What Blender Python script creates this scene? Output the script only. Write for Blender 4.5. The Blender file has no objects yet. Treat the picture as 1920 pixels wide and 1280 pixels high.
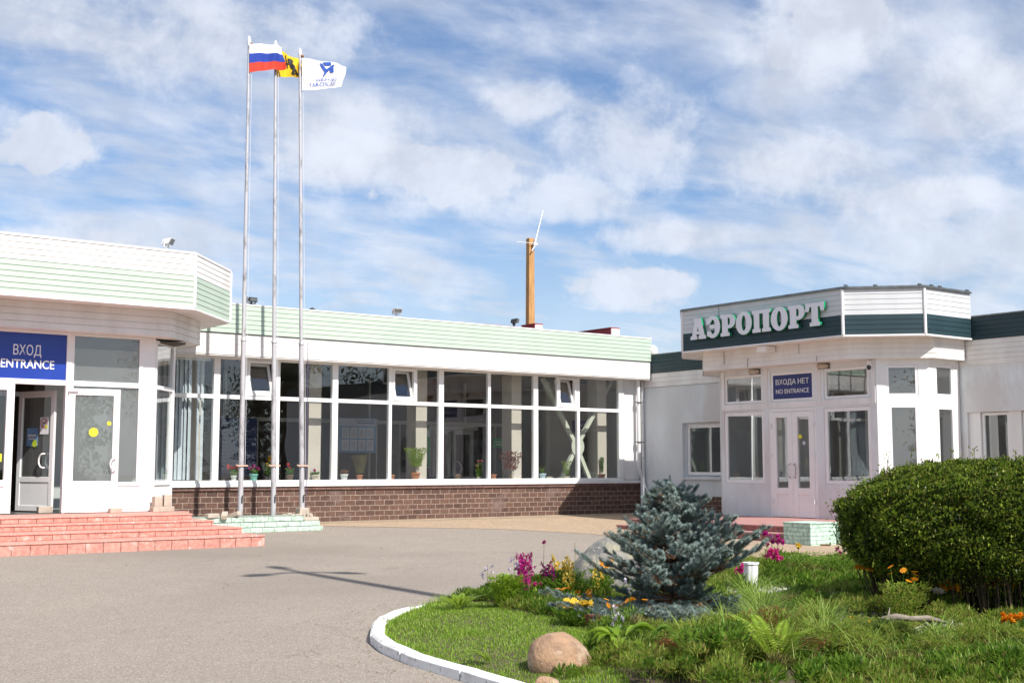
import bpy, bmesh, math, random
import numpy as np
from mathutils import Vector, Matrix
random.seed(7); rng = np.random.default_rng(7)
sc = bpy.context.scene
COL = sc.collection
R = math.radians

# ------------------------------------------------------------------ camera
EYE = 1.275
cd = bpy.data.cameras.new('camera'); cam = bpy.data.objects.new('camera', cd); COL.objects.link(cam)
cam.location = (0, 0, EYE)
cam.rotation_euler = (R(90 + 5.749), 0, R(53.25 - 90))
cd.sensor_width = 36; cd.lens = 2344 / 1920 * 36
cd.clip_end = 3000
sc.camera = cam

# ------------------------------------------------------------------ sun, sky, exposure
SUN_EL, SUN_TO = 46.9, Vector((-0.03, 1.0, 0)).normalized()   # the sun stands over -Y, a hair towards +X
sd = bpy.data.lights.new('sun', 'SUN'); sun = bpy.data.objects.new('sun', sd); COL.objects.link(sun)
sd.energy = 4.6; sd.angle = R(0.53); sd.color = (1.0, 0.955, 0.89)
tr = Vector((SUN_TO.x * math.cos(R(SUN_EL)), SUN_TO.y * math.cos(R(SUN_EL)), -math.sin(R(SUN_EL))))
sun.rotation_euler = tr.to_track_quat('-Z', 'Y').to_euler()
sc.view_settings.view_transform = 'Standard'; sc.view_settings.look = 'None'
sc.view_settings.exposure = 0.49; sc.view_settings.gamma = 1.0

W = bpy.data.worlds.new('World'); sc.world = W; W.use_nodes = True
nt = W.node_tree; nt.nodes.clear()
def wn(t, **k):
    n = nt.nodes.new(t)
    for a, b in k.items(): setattr(n, a, b)
    return n
def lk(a, b): nt.links.new(a, b)
def wmath(op, a, b=None, clamp=False):
    n = wn('ShaderNodeMath', operation=op, use_clamp=clamp)
    for i, v in enumerate((a, b)):
        if v is None: continue
        if isinstance(v, (int, float)): n.inputs[i].default_value = v
        else: lk(v, n.inputs[i])
    return n.outputs[0]
sky = wn('ShaderNodeTexSky', sky_type='NISHITA', sun_disc=False, sun_elevation=R(SUN_EL), sun_rotation=R(180),
         air_density=1.0, dust_density=0.8, ozone_density=1.6)
out = wn('ShaderNodeOutputWorld')
tc = wn('ShaderNodeTexCoord'); sep = wn('ShaderNodeSeparateXYZ'); lk(tc.outputs['Generated'], sep.inputs[0])
zz = wmath('ADD', wmath('MAXIMUM', sep.outputs[2], 0.0), 0.16)
cx = wmath('DIVIDE', sep.outputs[0], zz); cy = wmath('DIVIDE', sep.outputs[1], zz)
comb = wn('ShaderNodeCombineXYZ'); lk(cx, comb.inputs[0]); lk(cy, comb.inputs[1])
mp = wn('ShaderNodeMapping'); lk(comb.outputs[0], mp.inputs[0])
mp.inputs['Rotation'].default_value = (0, 0, R(38)); mp.inputs['Scale'].default_value = (0.8, 1.35, 1)
mp.inputs['Location'].default_value = (1.3, 0.35, 0)
def wnoise(vec, scale, detail, rough, dist):
    n = wn('ShaderNodeTexNoise'); lk(vec, n.inputs['Vector'])
    n.inputs['Scale'].default_value = scale; n.inputs['Detail'].default_value = detail
    n.inputs['Roughness'].default_value = rough; n.inputs['Distortion'].default_value = dist
    return n.outputs['Fac']
def wramp(f, p0, p1, v0=0.0, v1=1.0):
    n = wn('ShaderNodeMapRange', interpolation_type='SMOOTHSTEP'); lk(f, n.inputs[0])
    n.inputs[1].default_value = p0; n.inputs[2].default_value = p1; n.inputs[3].default_value = v0; n.inputs[4].default_value = v1
    return n.outputs[0]
base = wnoise(mp.outputs[0], 0.95, 4, 0.5, 0.1)
fine = wnoise(mp.outputs[0], 3.6, 9, 0.58, 0.25)
veil = wramp(wmath('ADD', wmath('MULTIPLY', base, 0.7), wmath('MULTIPLY', fine, 0.60)), 0.50, 0.78)
# low cumulus puffs at fixed bearings
def puff(az, el, wa, we, thr=0.0):
    a = R(az); e = R(el)
    d = Vector((math.cos(a) * math.cos(e), math.sin(a) * math.cos(e), math.sin(e)))
    side = Vector((math.sin(a), -math.cos(a), 0)); upv = side.cross(d)
    def dot(v):
        n = wn('ShaderNodeVectorMath', operation='DOT_PRODUCT'); lk(tc.outputs['Generated'], n.inputs[0]); n.inputs[1].default_value = v
        return n.outputs['Value']
    q = wmath('ADD', wmath('POWER', wmath('DIVIDE', dot(side), wa), 2.0), wmath('POWER', wmath('DIVIDE', dot(upv), we), 2.0))
    front = wramp(dot(d), 0.5, 0.9)
    return wmath('MULTIPLY', wmath('SUBTRACT', 1.0, q, True), front)
n3 = wn('ShaderNodeTexNoise'); lk(tc.outputs['Generated'], n3.inputs['Vector'])
n3.inputs['Scale'].default_value = 17; n3.inputs['Detail'].default_value = 10; n3.inputs['Roughness'].default_value = 0.62; n3.inputs['Distortion'].default_value = 0.15
puffs = None; crisp = None
# azimuths are measured from +X, camera heading 53.25
for (px, py, wpx, hpx) in [(60, 310, 95, 55), (830, 330, 150, 60), (1190, 540, 130, 38), (1560, 80, 120, 90), (1740, 400, 100, 40), (1490, 330, 130, 60),
                           (1080, 370, 110, 42), (1600, 395, 90, 36), (640, 270, 170, 80), (990, 190, 80, 40), (1240, 450, 120, 30), (150, 480, 120, 30), (1180, 260, 150, 90), (300, 90, 330, 90), (1850, 220, 110, 70)]:
    az = 53.25 - math.degrees(math.atan((px - 960) / 2344)); el = 5.749 + math.degrees(math.atan((640 - py) / 2344))
    p = puff(az, el, wpx / 2344 * 1.5, hpx / 2344 * 1.5)
    if (px, py) in ((60, 310), (830, 330), (1190, 540), (1740, 400), (1560, 80)): crisp = p if crisp is None else wmath('MAXIMUM', crisp, p)
    puffs = p if puffs is None else wmath('MAXIMUM', puffs, p)
pf = wramp(wmath('ADD', wmath('MULTIPLY', puffs, 0.50), wmath('MULTIPLY', n3.outputs['Fac'], 1.35)), 0.80, 1.22)
n5 = wn('ShaderNodeTexNoise'); lk(tc.outputs['Generated'], n5.inputs['Vector']); n5.inputs['Scale'].default_value = 38; n5.inputs['Detail'].default_value = 9; n5.inputs['Roughness'].default_value = 0.55
cf = wramp(wmath('ADD', wmath('MULTIPLY', crisp, 0.75), wmath('MULTIPLY', n5.outputs['Fac'], 0.9)), 0.78, 1.0)
horizon = wramp(sep.outputs[2], 0.0, 0.24, 0.62, 0.0)
cm = wmath('ADD', wmath('MULTIPLY', veil, 0.80), wmath('MULTIPLY', wmath('SUBTRACT', 1.0, wmath('MULTIPLY', veil, 0.80)), wmath('MULTIPLY', pf, 0.72)))
cm = wmath('MAXIMUM', wmath('MAXIMUM', cm, wmath('MULTIPLY', cf, 0.85)), horizon)
shade = wramp(n3.outputs['Fac'], 0.3, 0.7, 0.86, 1.08)
ccol = wn('ShaderNodeMix', data_type='RGBA', blend_type='MULTIPLY'); ccol.inputs[0].default_value = 1.0
ccol.inputs[6].default_value = (8.6, 9.1, 10.2, 1)
cg = wn('ShaderNodeCombineXYZ'); [lk(shade, cg.inputs[i]) for i in range(3)]; lk(cg.outputs[0], ccol.inputs[7])
smul = wn('ShaderNodeMix', data_type='RGBA', blend_type='MULTIPLY'); smul.inputs[0].default_value = 1.0
lk(sky.outputs[0], smul.inputs[6]); smul.inputs[7].default_value = (1.16, 1.33, 1.55, 1)
mix = wn('ShaderNodeMix', data_type='RGBA'); lk(cm, mix.inputs[0]); lk(smul.outputs[2], mix.inputs[6]); lk(ccol.outputs[2], mix.inputs[7])
bg = wn('ShaderNodeBackground'); lk(mix.outputs[2], bg.inputs[0]); bg.inputs[1].default_value = 0.066
lk(bg.outputs[0], out.inputs[0])

# ------------------------------------------------------------------ materials
def N(mt, t, **k):
    n = mt.node_tree.nodes.new(t)
    for a, b in k.items(): setattr(n, a, b)
    return n
def newmat(name):
    m = bpy.data.materials.new(name); m.use_nodes = True
    for n in list(m.node_tree.nodes): m.node_tree.nodes.remove(n)
    o = N(m, 'ShaderNodeOutputMaterial'); b = N(m, 'ShaderNodeBsdfPrincipled')
    m.node_tree.links.new(b.outputs[0], o.inputs[0])
    return m, b, o
def setc(sock, c): sock.default_value = (c[0], c[1], c[2], 1)
def mat(name, col, rough=0.6, col2=None, vs=2.0, lo=0.4, hi=0.65, bump=0.0, bs=60.0, metal=0.0, spec=0.4, speck=None, sscale=150, stretch=None, col3=None, c3s=0.6):
    """procedural paint/stone: base colour, a second colour in noise patches, an optional third in large patches, optional specks, bump"""
    m, b, o = newmat(name); L = m.node_tree.links
    b.inputs['Roughness'].default_value = rough; b.inputs['Metallic'].default_value = metal
    b.inputs['Specular IOR Level'].default_value = spec
    t = N(m, 'ShaderNodeTexCoord'); vec = t.outputs['Object']
    if stretch:
        mpn = N(m, 'ShaderNodeMapping'); L.new(vec, mpn.inputs[0]); mpn.inputs['Scale'].default_value = stretch; vec = mpn.outputs[0]
    def noise(s, d=6, r=0.6):
        n = N(m, 'ShaderNodeTexNoise'); L.new(vec, n.inputs['Vector']); n.inputs['Scale'].default_value = s
        n.inputs['Detail'].default_value = d; n.inputs['Roughness'].default_value = r; return n.outputs['Fac']
    def mr(f, a, c, v0=0, v1=1):
        n = N(m, 'ShaderNodeMapRange'); L.new(f, n.inputs[0]); n.inputs[1].default_value = a; n.inputs[2].default_value = c
        n.inputs[3].default_value = v0; n.inputs[4].default_value = v1; return n.outputs[0]
    cur = None
    def mixc(f, a, c):
        n = N(m, 'ShaderNodeMix', data_type='RGBA'); L.new(f, n.inputs[0])
        if isinstance(a, tuple): setc(n.inputs[6], a)
        else: L.new(a, n.inputs[6])
        setc(n.inputs[7], c); return n.outputs[2]
    cur = mixc(mr(noise(vs), lo, hi), col, col2 or tuple(x * 0.86 for x in col))
    if col3: cur = mixc(mr(noise(c3s, 8, 0.65), 0.52, 0.62), cur, col3)
    if speck: cur = mixc(mr(noise(sscale, 2, 0.5), 0.62, 0.68), cur, speck)
    L.new(cur, b.inputs['Base Color'])
    if bump:
        bn = N(m, 'ShaderNodeBump'); L.new(noise(bs, 5, 0.6), bn.inputs['Height']); bn.inputs['Strength'].default_value = bump
        bn.inputs['Distance'].default_value = 0.02; L.new(bn.outputs[0], b.inputs['Normal'])
    return m
def brickmat(name, c1, c2, mortar, bw, rh, ms, axis='XZ', rough=0.8, bump=0.6, patch=None, patchs=1.4, pthr=(0.5, 0.62), offx=0.0, offz=0.0, offset=0.5):
    m, b, o = newmat(name); L = m.node_tree.links; b.inputs['Roughness'].default_value = rough
    b.inputs['Specular IOR Level'].default_value = 0.25
    t = N(m, 'ShaderNodeTexCoord'); s = N(m, 'ShaderNodeSeparateXYZ'); L.new(t.outputs['Object'], s.inputs[0])
    c = N(m, 'ShaderNodeCombineXYZ')
    if axis == 'XZ':
        ad = N(m, 'ShaderNodeMath', operation='ADD'); L.new(s.outputs[0], ad.inputs[0]); L.new(s.outputs[1], ad.inputs[1]); L.new(ad.outputs[0], c.inputs[0])
        L.new(s.outputs[2], c.inputs[1])
    else:
        L.new(s.outputs[0], c.inputs[0]); L.new(s.outputs[1], c.inputs[1])
    mp_ = N(m, 'ShaderNodeMapping'); L.new(c.outputs[0], mp_.inputs[0]); mp_.inputs['Location'].default_value = (offx, offz, 0)
    wob = N(m, 'ShaderNodeTexNoise'); L.new(c.outputs[0], wob.inputs['Vector']); wob.inputs['Scale'].default_value = 9
    va = N(m, 'ShaderNodeVectorMath', operation='MULTIPLY_ADD'); L.new(wob.outputs['Color'], va.inputs[0]); va.inputs[1].default_value = (0.012, 0.012, 0); L.new(mp_.outputs[0], va.inputs[2])
    br = N(m, 'ShaderNodeTexBrick'); L.new(va.outputs[0], br.inputs['Vector']); br.offset = offset
    setc(br.inputs['Color1'], c1); setc(br.inputs['Color2'], c2); setc(br.inputs['Mortar'], mortar)
    br.inputs['Scale'].default_value = 1; br.inputs['Mortar Size'].default_value = ms; br.inputs['Brick Width'].default_value = bw
    br.inputs['Row Height'].default_value = rh; br.inputs['Mortar Smooth'].default_value = 0.25; br.inputs['Bias'].default_value = -0.1
    n = N(m, 'ShaderNodeTexNoise'); L.new(t.outputs['Object'], n.inputs['Vector']); n.inputs['Scale'].default_value = 14; n.inputs['Detail'].default_value = 8
    mrn = N(m, 'ShaderNodeMapRange'); L.new(n.outputs[0], mrn.inputs[0]); mrn.inputs[1].default_value = .3; mrn.inputs[2].default_value = .7; mrn.inputs[3].default_value = .72; mrn.inputs[4].default_value = 1.25
    mu = N(m, 'ShaderNodeMix', data_type='RGBA', blend_type='MULTIPLY'); mu.inputs[0].default_value = 1
    L.new(br.outputs['Color'], mu.inputs[6]); cc = N(m, 'ShaderNodeCombineXYZ'); [L.new(mrn.outputs[0], cc.inputs[i]) for i in range(3)]; L.new(cc.outputs[0], mu.inputs[7])
    cur = mu.outputs[2]
    if patch:
        n2 = N(m, 'ShaderNodeTexNoise'); L.new(t.outputs['Object'], n2.inputs['Vector']); n2.inputs['Scale'].default_value = patchs; n2.inputs['Detail'].default_value = 9; n2.inputs['Roughness'].default_value = .68
        r2 = N(m, 'ShaderNodeMapRange'); L.new(n2.outputs[0], r2.inputs[0]); r2.inputs[1].default_value = pthr[0]; r2.inputs[2].default_value = pthr[1]; r2.inputs[4].default_value = .85
        mx = N(m, 'ShaderNodeMix', data_type='RGBA'); L.new(r2.outputs[0], mx.inputs[0]); L.new(cur, mx.inputs[6]); setc(mx.inputs[7], patch); cur = mx.outputs[2]
    L.new(cur, b.inputs['Base Color'])
    hs = N(m, 'ShaderNodeMath', operation='MULTIPLY_ADD'); L.new(br.outputs['Fac'], hs.inputs[0]); hs.inputs[1].default_value = -1.0
    n4 = N(m, 'ShaderNodeTexNoise'); L.new(t.outputs['Object'], n4.inputs['Vector']); n4.inputs['Scale'].default_value = 45; n4.inputs['Detail'].default_value = 5
    L.new(n4.outputs[0], hs.inputs[2])
    bn = N(m, 'ShaderNodeBump'); L.new(hs.outputs[0], bn.inputs['Height']); bn.inputs['Strength'].default_value = bump; bn.inputs['Distance'].default_value = 0.012
    L.new(bn.outputs[0], b.inputs['Normal'])
    return m
def leafmat(name, cols, trans=0.35, rough=0.45, spec=0.35):
    m, b, o = newmat(name); L = m.node_tree.links
    g = N(m, 'ShaderNodeNewGeometry'); r = N(m, 'ShaderNodeValToRGB'); L.new(g.outputs['Random Per Island'], r.inputs[0])
    e = r.color_ramp.elements
    for i, c in enumerate(cols):
        if i < 2: e[i].position = i / (len(cols) - 1); e[i].color = (*c, 1)
        else: q = e.new(i / (len(cols) - 1)); q.color = (*c, 1)
    L.new(r.outputs[0], b.inputs['Base Color']); b.inputs['Roughness'].default_value = rough; b.inputs['Specular IOR Level'].default_value = spec
    tl = N(m, 'ShaderNodeBsdfTranslucent'); L.new(r.outputs[0], tl.inputs[0])
    mx = N(m, 'ShaderNodeMixShader'); mx.inputs[0].default_value = trans
    L.new(b.outputs[0], mx.inputs[1]); L.new(tl.outputs[0], mx.inputs[2]); L.new(mx.outputs[0], o.inputs[0])
    return m
def glassmat(name, tint=(0.82, 0.87, 0.86), base=0.07, top=0.9, wav=0.02, wscale=1.2, dirt=0.0):
    m, b, o = newmat(name); L = m.node_tree.links; m.node_tree.nodes.remove(b)
    tr_ = N(m, 'ShaderNodeBsdfTransparent'); setc(tr_.inputs[0], tint)
    gl = N(m, 'ShaderNodeBsdfGlossy'); gl.inputs['Roughness'].default_value = 0.0; setc(gl.inputs[0], (.95, .97, 1))
    lw = N(m, 'ShaderNodeLayerWeight'); lw.inputs[0].default_value = 0.5
    pw = N(m, 'ShaderNodeMath', operation='POWER'); L.new(lw.outputs['Facing'], pw.inputs[0]); pw.inputs[1].default_value = 3.5
    ma = N(m, 'ShaderNodeMath', operation='MULTIPLY_ADD'); L.new(pw.outputs[0], ma.inputs[0]); ma.inputs[1].default_value = top - base; ma.inputs[2].default_value = base
    mx = N(m, 'ShaderNodeMixShader'); L.new(ma.outputs[0], mx.inputs[0]); L.new(tr_.outputs[0], mx.inputs[1]); L.new(gl.outputs[0], mx.inputs[2])
    t = N(m, 'ShaderNodeTexCoord'); n = N(m, 'ShaderNodeTexNoise'); L.new(t.outputs['Object'], n.inputs['Vector']); n.inputs['Scale'].default_value = wscale; n.inputs['Detail'].default_value = 1
    bn = N(m, 'ShaderNodeBump'); L.new(n.outputs[0], bn.inputs['Height']); bn.inputs['Strength'].default_value = 1.0; bn.inputs['Distance'].default_value = wav; L.new(bn.outputs[0], gl.inputs['Normal'])
    cur = mx.outputs[0]
    if dirt:
        df = N(m, 'ShaderNodeBsdfDiffuse'); setc(df.inputs[0], (.6, .6, .58)); nn = N(m, 'ShaderNodeTexNoise'); L.new(t.outputs['Object'], nn.inputs['Vector']); nn.inputs['Scale'].default_value = 5; nn.inputs['Detail'].default_value = 10; nn.inputs['Roughness'].default_value = .75
        r2 = N(m, 'ShaderNodeMapRange'); L.new(nn.outputs[0], r2.inputs[0]); r2.inputs[1].default_value = .0; r2.inputs[2].default_value = 1.0; r2.inputs[3].default_value = dirt * .6; r2.inputs[4].default_value = dirt * 1.1
        m2 = N(m, 'ShaderNodeMixShader'); L.new(r2.outputs[0], m2.inputs[0]); L.new(cur, m2.inputs[1]); L.new(df.outputs[0], m2.inputs[2]); cur = m2.outputs[0]
    L.new(cur, o.inputs[0])
    return m

M = dict(
    fasciag=mat('shade_greyed_siding', (.60, .615, .625), .5, (.55, .565, .575), vs=1.4, stretch=(1.5, 1.5, .5)),  # porch fascia: white boards, the shade on their front put into the colour
    white=mat('white_paint', (.79, .785, .78), .45, (.70, .685, .67), vs=1.6, stretch=(1.5, 1.5, .35), bump=.03, bs=30),
    pvc=mat('white_plastic', (.82, .82, .82), .35, (.78, .775, .76), vs=3, bump=.0),
    frieze=mat('white_siding', (.79, .77, .745), .5, (.68, .65, .62), vs=1.2, stretch=(1.5, 1.5, .5), bump=.03, bs=25),
    stucco=mat('white_stucco', (.73, .77, .785), .85, (.64, .655, .67), vs=.9, bump=.35, bs=90, col3=(.62, .60, .60), c3s=.6, stretch=(1, 1, .45)),
    mint=mat('mint_siding', (.465, .56, .465), .5, (.435, .53, .44), vs=1.2),
    teal=mat('dark_teal_siding', (.020, .046, .056), .5, (.015, .038, .047), vs=1.5),
    cap=mat('grey_roof_metal', (.22, .23, .23), .4, (.13, .14, .14), vs=4, metal=.6),
    roof=mat('roof_felt', (.09, .09, .09), .9),
    red=mat('dark_red_metal', (.32, .025, .03), .5, (.26, .02, .03)),
    brick=brickmat('dark_block_masonry', (.145, .082, .062), (.085, .050, .042), (.36, .28, .22), .27, .125, .0085, patch=(.22, .155, .14), patchs=.9, pthr=(.56, .72), bump=.9),
    brickcap=brickmat('dark_block_coping', (.17, .09, .075), (.12, .065, .055), (.28, .2, .17), .27, .5, .006, patch=(.24, .13, .08), patchs=2, pthr=(.55, .7), bump=.9, offz=.2),
    pink=brickmat('pink_painted_masonry', (.57, .25, .20), (.61, .295, .24), (.22, .10, .08), .29, .6, .008, patch=(.74, .60, .54), patchs=3.2, pthr=(.56, .70), bump=.5, offx=.1, offz=.3),
    pinktop=mat('pink_painted_concrete', (.60, .285, .23), .85, (.52, .23, .185), vs=5, bump=.3, bs=70, speck=(.75, .6, .55), sscale=30),
    rose=brickmat('dull_red_brick', (.36, .16, .14), (.30, .13, .12), (.19, .1, .09), .13, .6, .008, bump=.5, offz=.3),
    rosetop=mat('dull_red_slab', (.42, .22, .2), .8, (.36, .19, .17), vs=4, bump=.2),
    minto=brickmat('mint_painted_brick', (.50, .62, .52), (.45, .56, .47), (.25, .30, .25), .27, .105, .006, patch=(.70, .72, .62), patchs=3.2, pthr=(.58, .68), bump=.9),
    mintb=brickmat('mint_painted_small_brick', (.50, .67, .56), (.48, .64, .54), (.34, .46, .38), .26, .078, .006, bump=.9),
    concrete=mat('rough_concrete', (.52, .45, .37), .9, (.42, .36, .30), vs=9, bump=.5, bs=60),
    steel=mat('galvanised_paint', (.52, .51, .53), .45, (.26, .25, .25), vs=9, lo=.5, hi=.68, metal=.25, stretch=(1, 1, .35)),
    pipew=mat('white_pipe_paint', (.76, .76, .77), .4, (.6, .58, .57), vs=6, lo=.55, hi=.7),
    darkmetal=mat('dark_metal', (.035, .038, .04), .5),
    rust=mat('rusty_iron', (.28, .14, .08), .8, (.16, .08, .05), vs=20),
    wood=mat('weathered_timber', (.56, .31, .11), .75, (.33, .17, .07), vs=3, lo=.35, hi=.7, stretch=(6, 6, .7), bump=.4, bs=8),
    woodd=mat('dark_timber', (.16, .075, .035), .85, (.09, .045, .025), vs=3, stretch=(6, 6, .7)),
    clampw=mat('pale_wood', (.62, .42, .32), .8),
    blue=mat('blue_sign_film', (.014, .042, .29), .3, (.018, .055, .34), vs=1.2, spec=.5),
    bluedk=mat('dark_blue_sign', (.02, .03, .14), .35, (.025, .035, .17)),
    lettw=mat('white_lettering', (.82, .82, .84), .5),
    lettg=mat('pale_grey_letter_face', (.76, .76, .80), .5, (.72, .72, .76)),
    green=mat('emerald_letter_side', (.01, .28, .12), .3, (.01, .25, .10)),
    sgreen=mat('bright_green_plate', (.02, .42, .06), .4),
    yellow=mat('yellow_sticker', (.75, .72, .04), .5), lime=mat('lime_sticker', (.50, .62, .05), .5),
    paper=mat('paper', (.72, .70, .74), .8), boardb=mat('pale_blue_board', (.22, .38, .58), .5, (.14, .27, .48)),
    boardt=mat('pale_lilac_board', (.55, .56, .66), .5),
    ink=mat('dark_ink', (.03, .06, .2), .6), red_ink=mat('red_ink', (.55, .03, .02), .6), black=mat('black_paint', (.01, .01, .01), .6),
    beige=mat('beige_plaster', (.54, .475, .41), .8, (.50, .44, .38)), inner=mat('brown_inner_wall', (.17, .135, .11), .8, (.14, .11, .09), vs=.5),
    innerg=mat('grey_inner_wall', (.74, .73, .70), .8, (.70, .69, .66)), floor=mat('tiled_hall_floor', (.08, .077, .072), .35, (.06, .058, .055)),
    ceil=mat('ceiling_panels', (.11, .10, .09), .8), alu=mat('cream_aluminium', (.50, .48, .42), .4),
    chair=mat('teal_chair_vinyl', (.03, .10, .12), .4), braze=mat('pale_green_steel_paint', (.60, .61, .50), .5, (.52, .53, .44), vs=6),
    blind=mat('pale_blind_fabric', (.62, .66, .70), .85, (.56, .60, .65), vs=2, stretch=(3, 3, .1)),
    stone1=mat('grey_lichen_boulder', (.235, .225, .20), .9, (.13, .13, .125), vs=3.5, lo=.42, hi=.6, bump=1.0, bs=12, col3=(.30, .28, .20), c3s=5, speck=(.45, .43, .38), sscale=60),
    stone2=mat('tan_granite_boulder', (.40, .245, .145), .85, (.25, .16, .105), vs=6, lo=.38, hi=.62, bump=1.0, bs=22, col3=(.47, .35, .24), c3s=4.5, speck=(.24, .17, .14), sscale=70),
    kerbw=mat('whitewashed_kerb', (.80, .79, .77), .8, (.62, .60, .57), vs=6, lo=.5, hi=.75, bump=.5, bs=30, speck=(.4, .38, .35), sscale=25),
    rub=mat('grey_brick_rubble', (.50, .42, .34), .9, (.42, .34, .28), vs=8, bump=.5),
    bark=mat('bark', (.085, .055, .035), .9, (.05, .035, .022), vs=8), soil=mat('garden_soil', (.075, .055, .036), .95, (.12, .095, .06), vs=7, bump=.9, bs=30),
    lawn=mat('lawn_ground', (.085, .12, .025), .95, (.12, .135, .045), vs=5, bump=.6, bs=40),
    gravelw=mat('white_gravel', (.66, .64, .60), .8, (.45, .43, .4), vs=30),
    logm=mat('grey_driftwood', (.30, .25, .21), .9, (.18, .15, .12), vs=10, stretch=(1, 1, 4), bump=.5),
    potw=mat('white_pot', (.76, .76, .74), .4), pott=mat('terracotta_pot', (.50, .19, .09), .7), pota=mat('aqua_pot', (.22, .60, .50), .4),
    potb=mat('beige_pot', (.62, .54, .42), .6), potbr=mat('brown_pot', (.20, .12, .07), .6), potbl=mat('pale_blue_pot', (.55, .68, .75), .4),
    glass=glassmat('hall_glass', base=.07, wav=.004, wscale=.9, tint=(.965, .985, .98)), glassp=glassmat('pavilion_glass', base=.08, wav=.001, wscale=.5, dirt=.10, tint=(.88, .92, .91)),
    glassd=glassmat('porch_glass', base=.10, wav=.0016, wscale=1.0, dirt=.03, tint=(.93, .96, .95)),
    fw=mat('flag_white', (.80, .79, .82), .8), fb=mat('flag_blue', (.02, .055, .36), .8), fr=mat('flag_red', (.62, .05, .025), .8), fy=mat('flag_yellow', (.80, .50, .015), .8),
    fblue=mat('flag_logo_blue', (.02, .08, .38), .8),
)
def asphalt():
    m, b, o = newmat('asphalt'); L = m.node_tree.links; b.inputs['Roughness'].default_value = .92; b.inputs['Specular IOR Level'].default_value = .2
    t = N(m, 'ShaderNodeTexCoord'); v = t.outputs['Object']
    def noise(s, d=4, r=.6, vec=None):
        n = N(m, 'ShaderNodeTexNoise'); L.new(vec or v, n.inputs['Vector']); n.inputs['Scale'].default_value = s; n.inputs['Detail'].default_value = d; n.inputs['Roughness'].default_value = r; return n.outputs['Fac']
    def mr(f, a, c, v0=0, v1=1):
        n = N(m, 'ShaderNodeMapRange'); L.new(f, n.inputs[0]); n.inputs[1].default_value = a; n.inputs[2].default_value = c; n.inputs[3].default_value = v0; n.inputs[4].default_value = v1; return n.outputs[0]
    def mixc(f, a, c):
        n = N(m, 'ShaderNodeMix', data_type='RGBA'); L.new(f, n.inputs[0])
        for s, x in ((6, a), (7, c)):
            if isinstance(x, tuple): setc(n.inputs[s], x)
            else: L.new(x, n.inputs[s])
        return n.outputs[2]
    c = mixc(mr(noise(.35, 6), .35, .65), (.30, .256, .210), (.262, .224, .186))
    c = mixc(mr(noise(2.2, 8, .7), .45, .75), c, (.255, .215, .185))
    vs_ = N(m, 'ShaderNodeTexVoronoi'); L.new(v, vs_.inputs['Vector']); vs_.inputs['Scale'].default_value = 120
    sp_ = N(m, 'ShaderNodeSeparateColor'); L.new(vs_.outputs['Color'], sp_.inputs[0])
    c = mixc(mr(sp_.outputs[0], .66, .80, 0, .6), c, (.50, .44, .385))
    c = mixc(mr(sp_.outputs[1], .72, .84, 0, .6), c, (.13, .108, .093))
    c = mixc(mr(noise(5, 7, .75), .5, .72, 0, .35), c, (.36, .31, .265))
    vo = N(m, 'ShaderNodeTexVoronoi', feature='DISTANCE_TO_EDGE'); wv = N(m, 'ShaderNodeVectorMath', operation='MULTIPLY_ADD')
    wn_ = N(m, 'ShaderNodeTexNoise'); L.new(v, wn_.inputs['Vector']); wn_.inputs['Scale'].default_value = 1.3; wn_.inputs['Detail'].default_value = 6
    L.new(wn_.outputs['Color'], wv.inputs[0]); wv.inputs[1].default_value = (1.2, 1.2, 0); L.new(v, wv.inputs[2]); L.new(wv.outputs[0], vo.inputs['Vector']); vo.inputs['Scale'].default_value = .28
    crack = mr(vo.outputs['Distance'], .0008, .0040, .65, 0)
    gate = N(m, 'ShaderNodeMath', operation='MULTIPLY'); L.new(crack, gate.inputs[0]); L.new(mr(noise(.5, 2), .52, .60), gate.inputs[1])
    c = mixc(gate.outputs[0], c, (.08, .07, .06))
    c = mixc(mr(noise(.16, 3, .5), .50, .66, 0, .55), c, (.215, .184, .155))
    c = mixc(mr(noise(1.1, 9, .8), .60, .72, 0, .6), c, (.165, .14, .12))
    L.new(c, b.inputs['Base Color'])
    bn = N(m, 'ShaderNodeBump'); L.new(noise(120, 3, .7), bn.inputs['Height']); bn.inputs['Strength'].default_value = .5; bn.inputs['Distance'].default_value = .01; L.new(bn.outputs[0], b.inputs['Normal'])
    return m
M['asphalt'] = asphalt()
M['paving'] = brickmat('sandy_paving', (.43, .315, .215), (.39, .285, .195), (.29, .22, .155), .2, .1, .006, axis='XY', patch=(.34, .26, .19), patchs=.8, pthr=(.45, .70), bump=.4)
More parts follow.
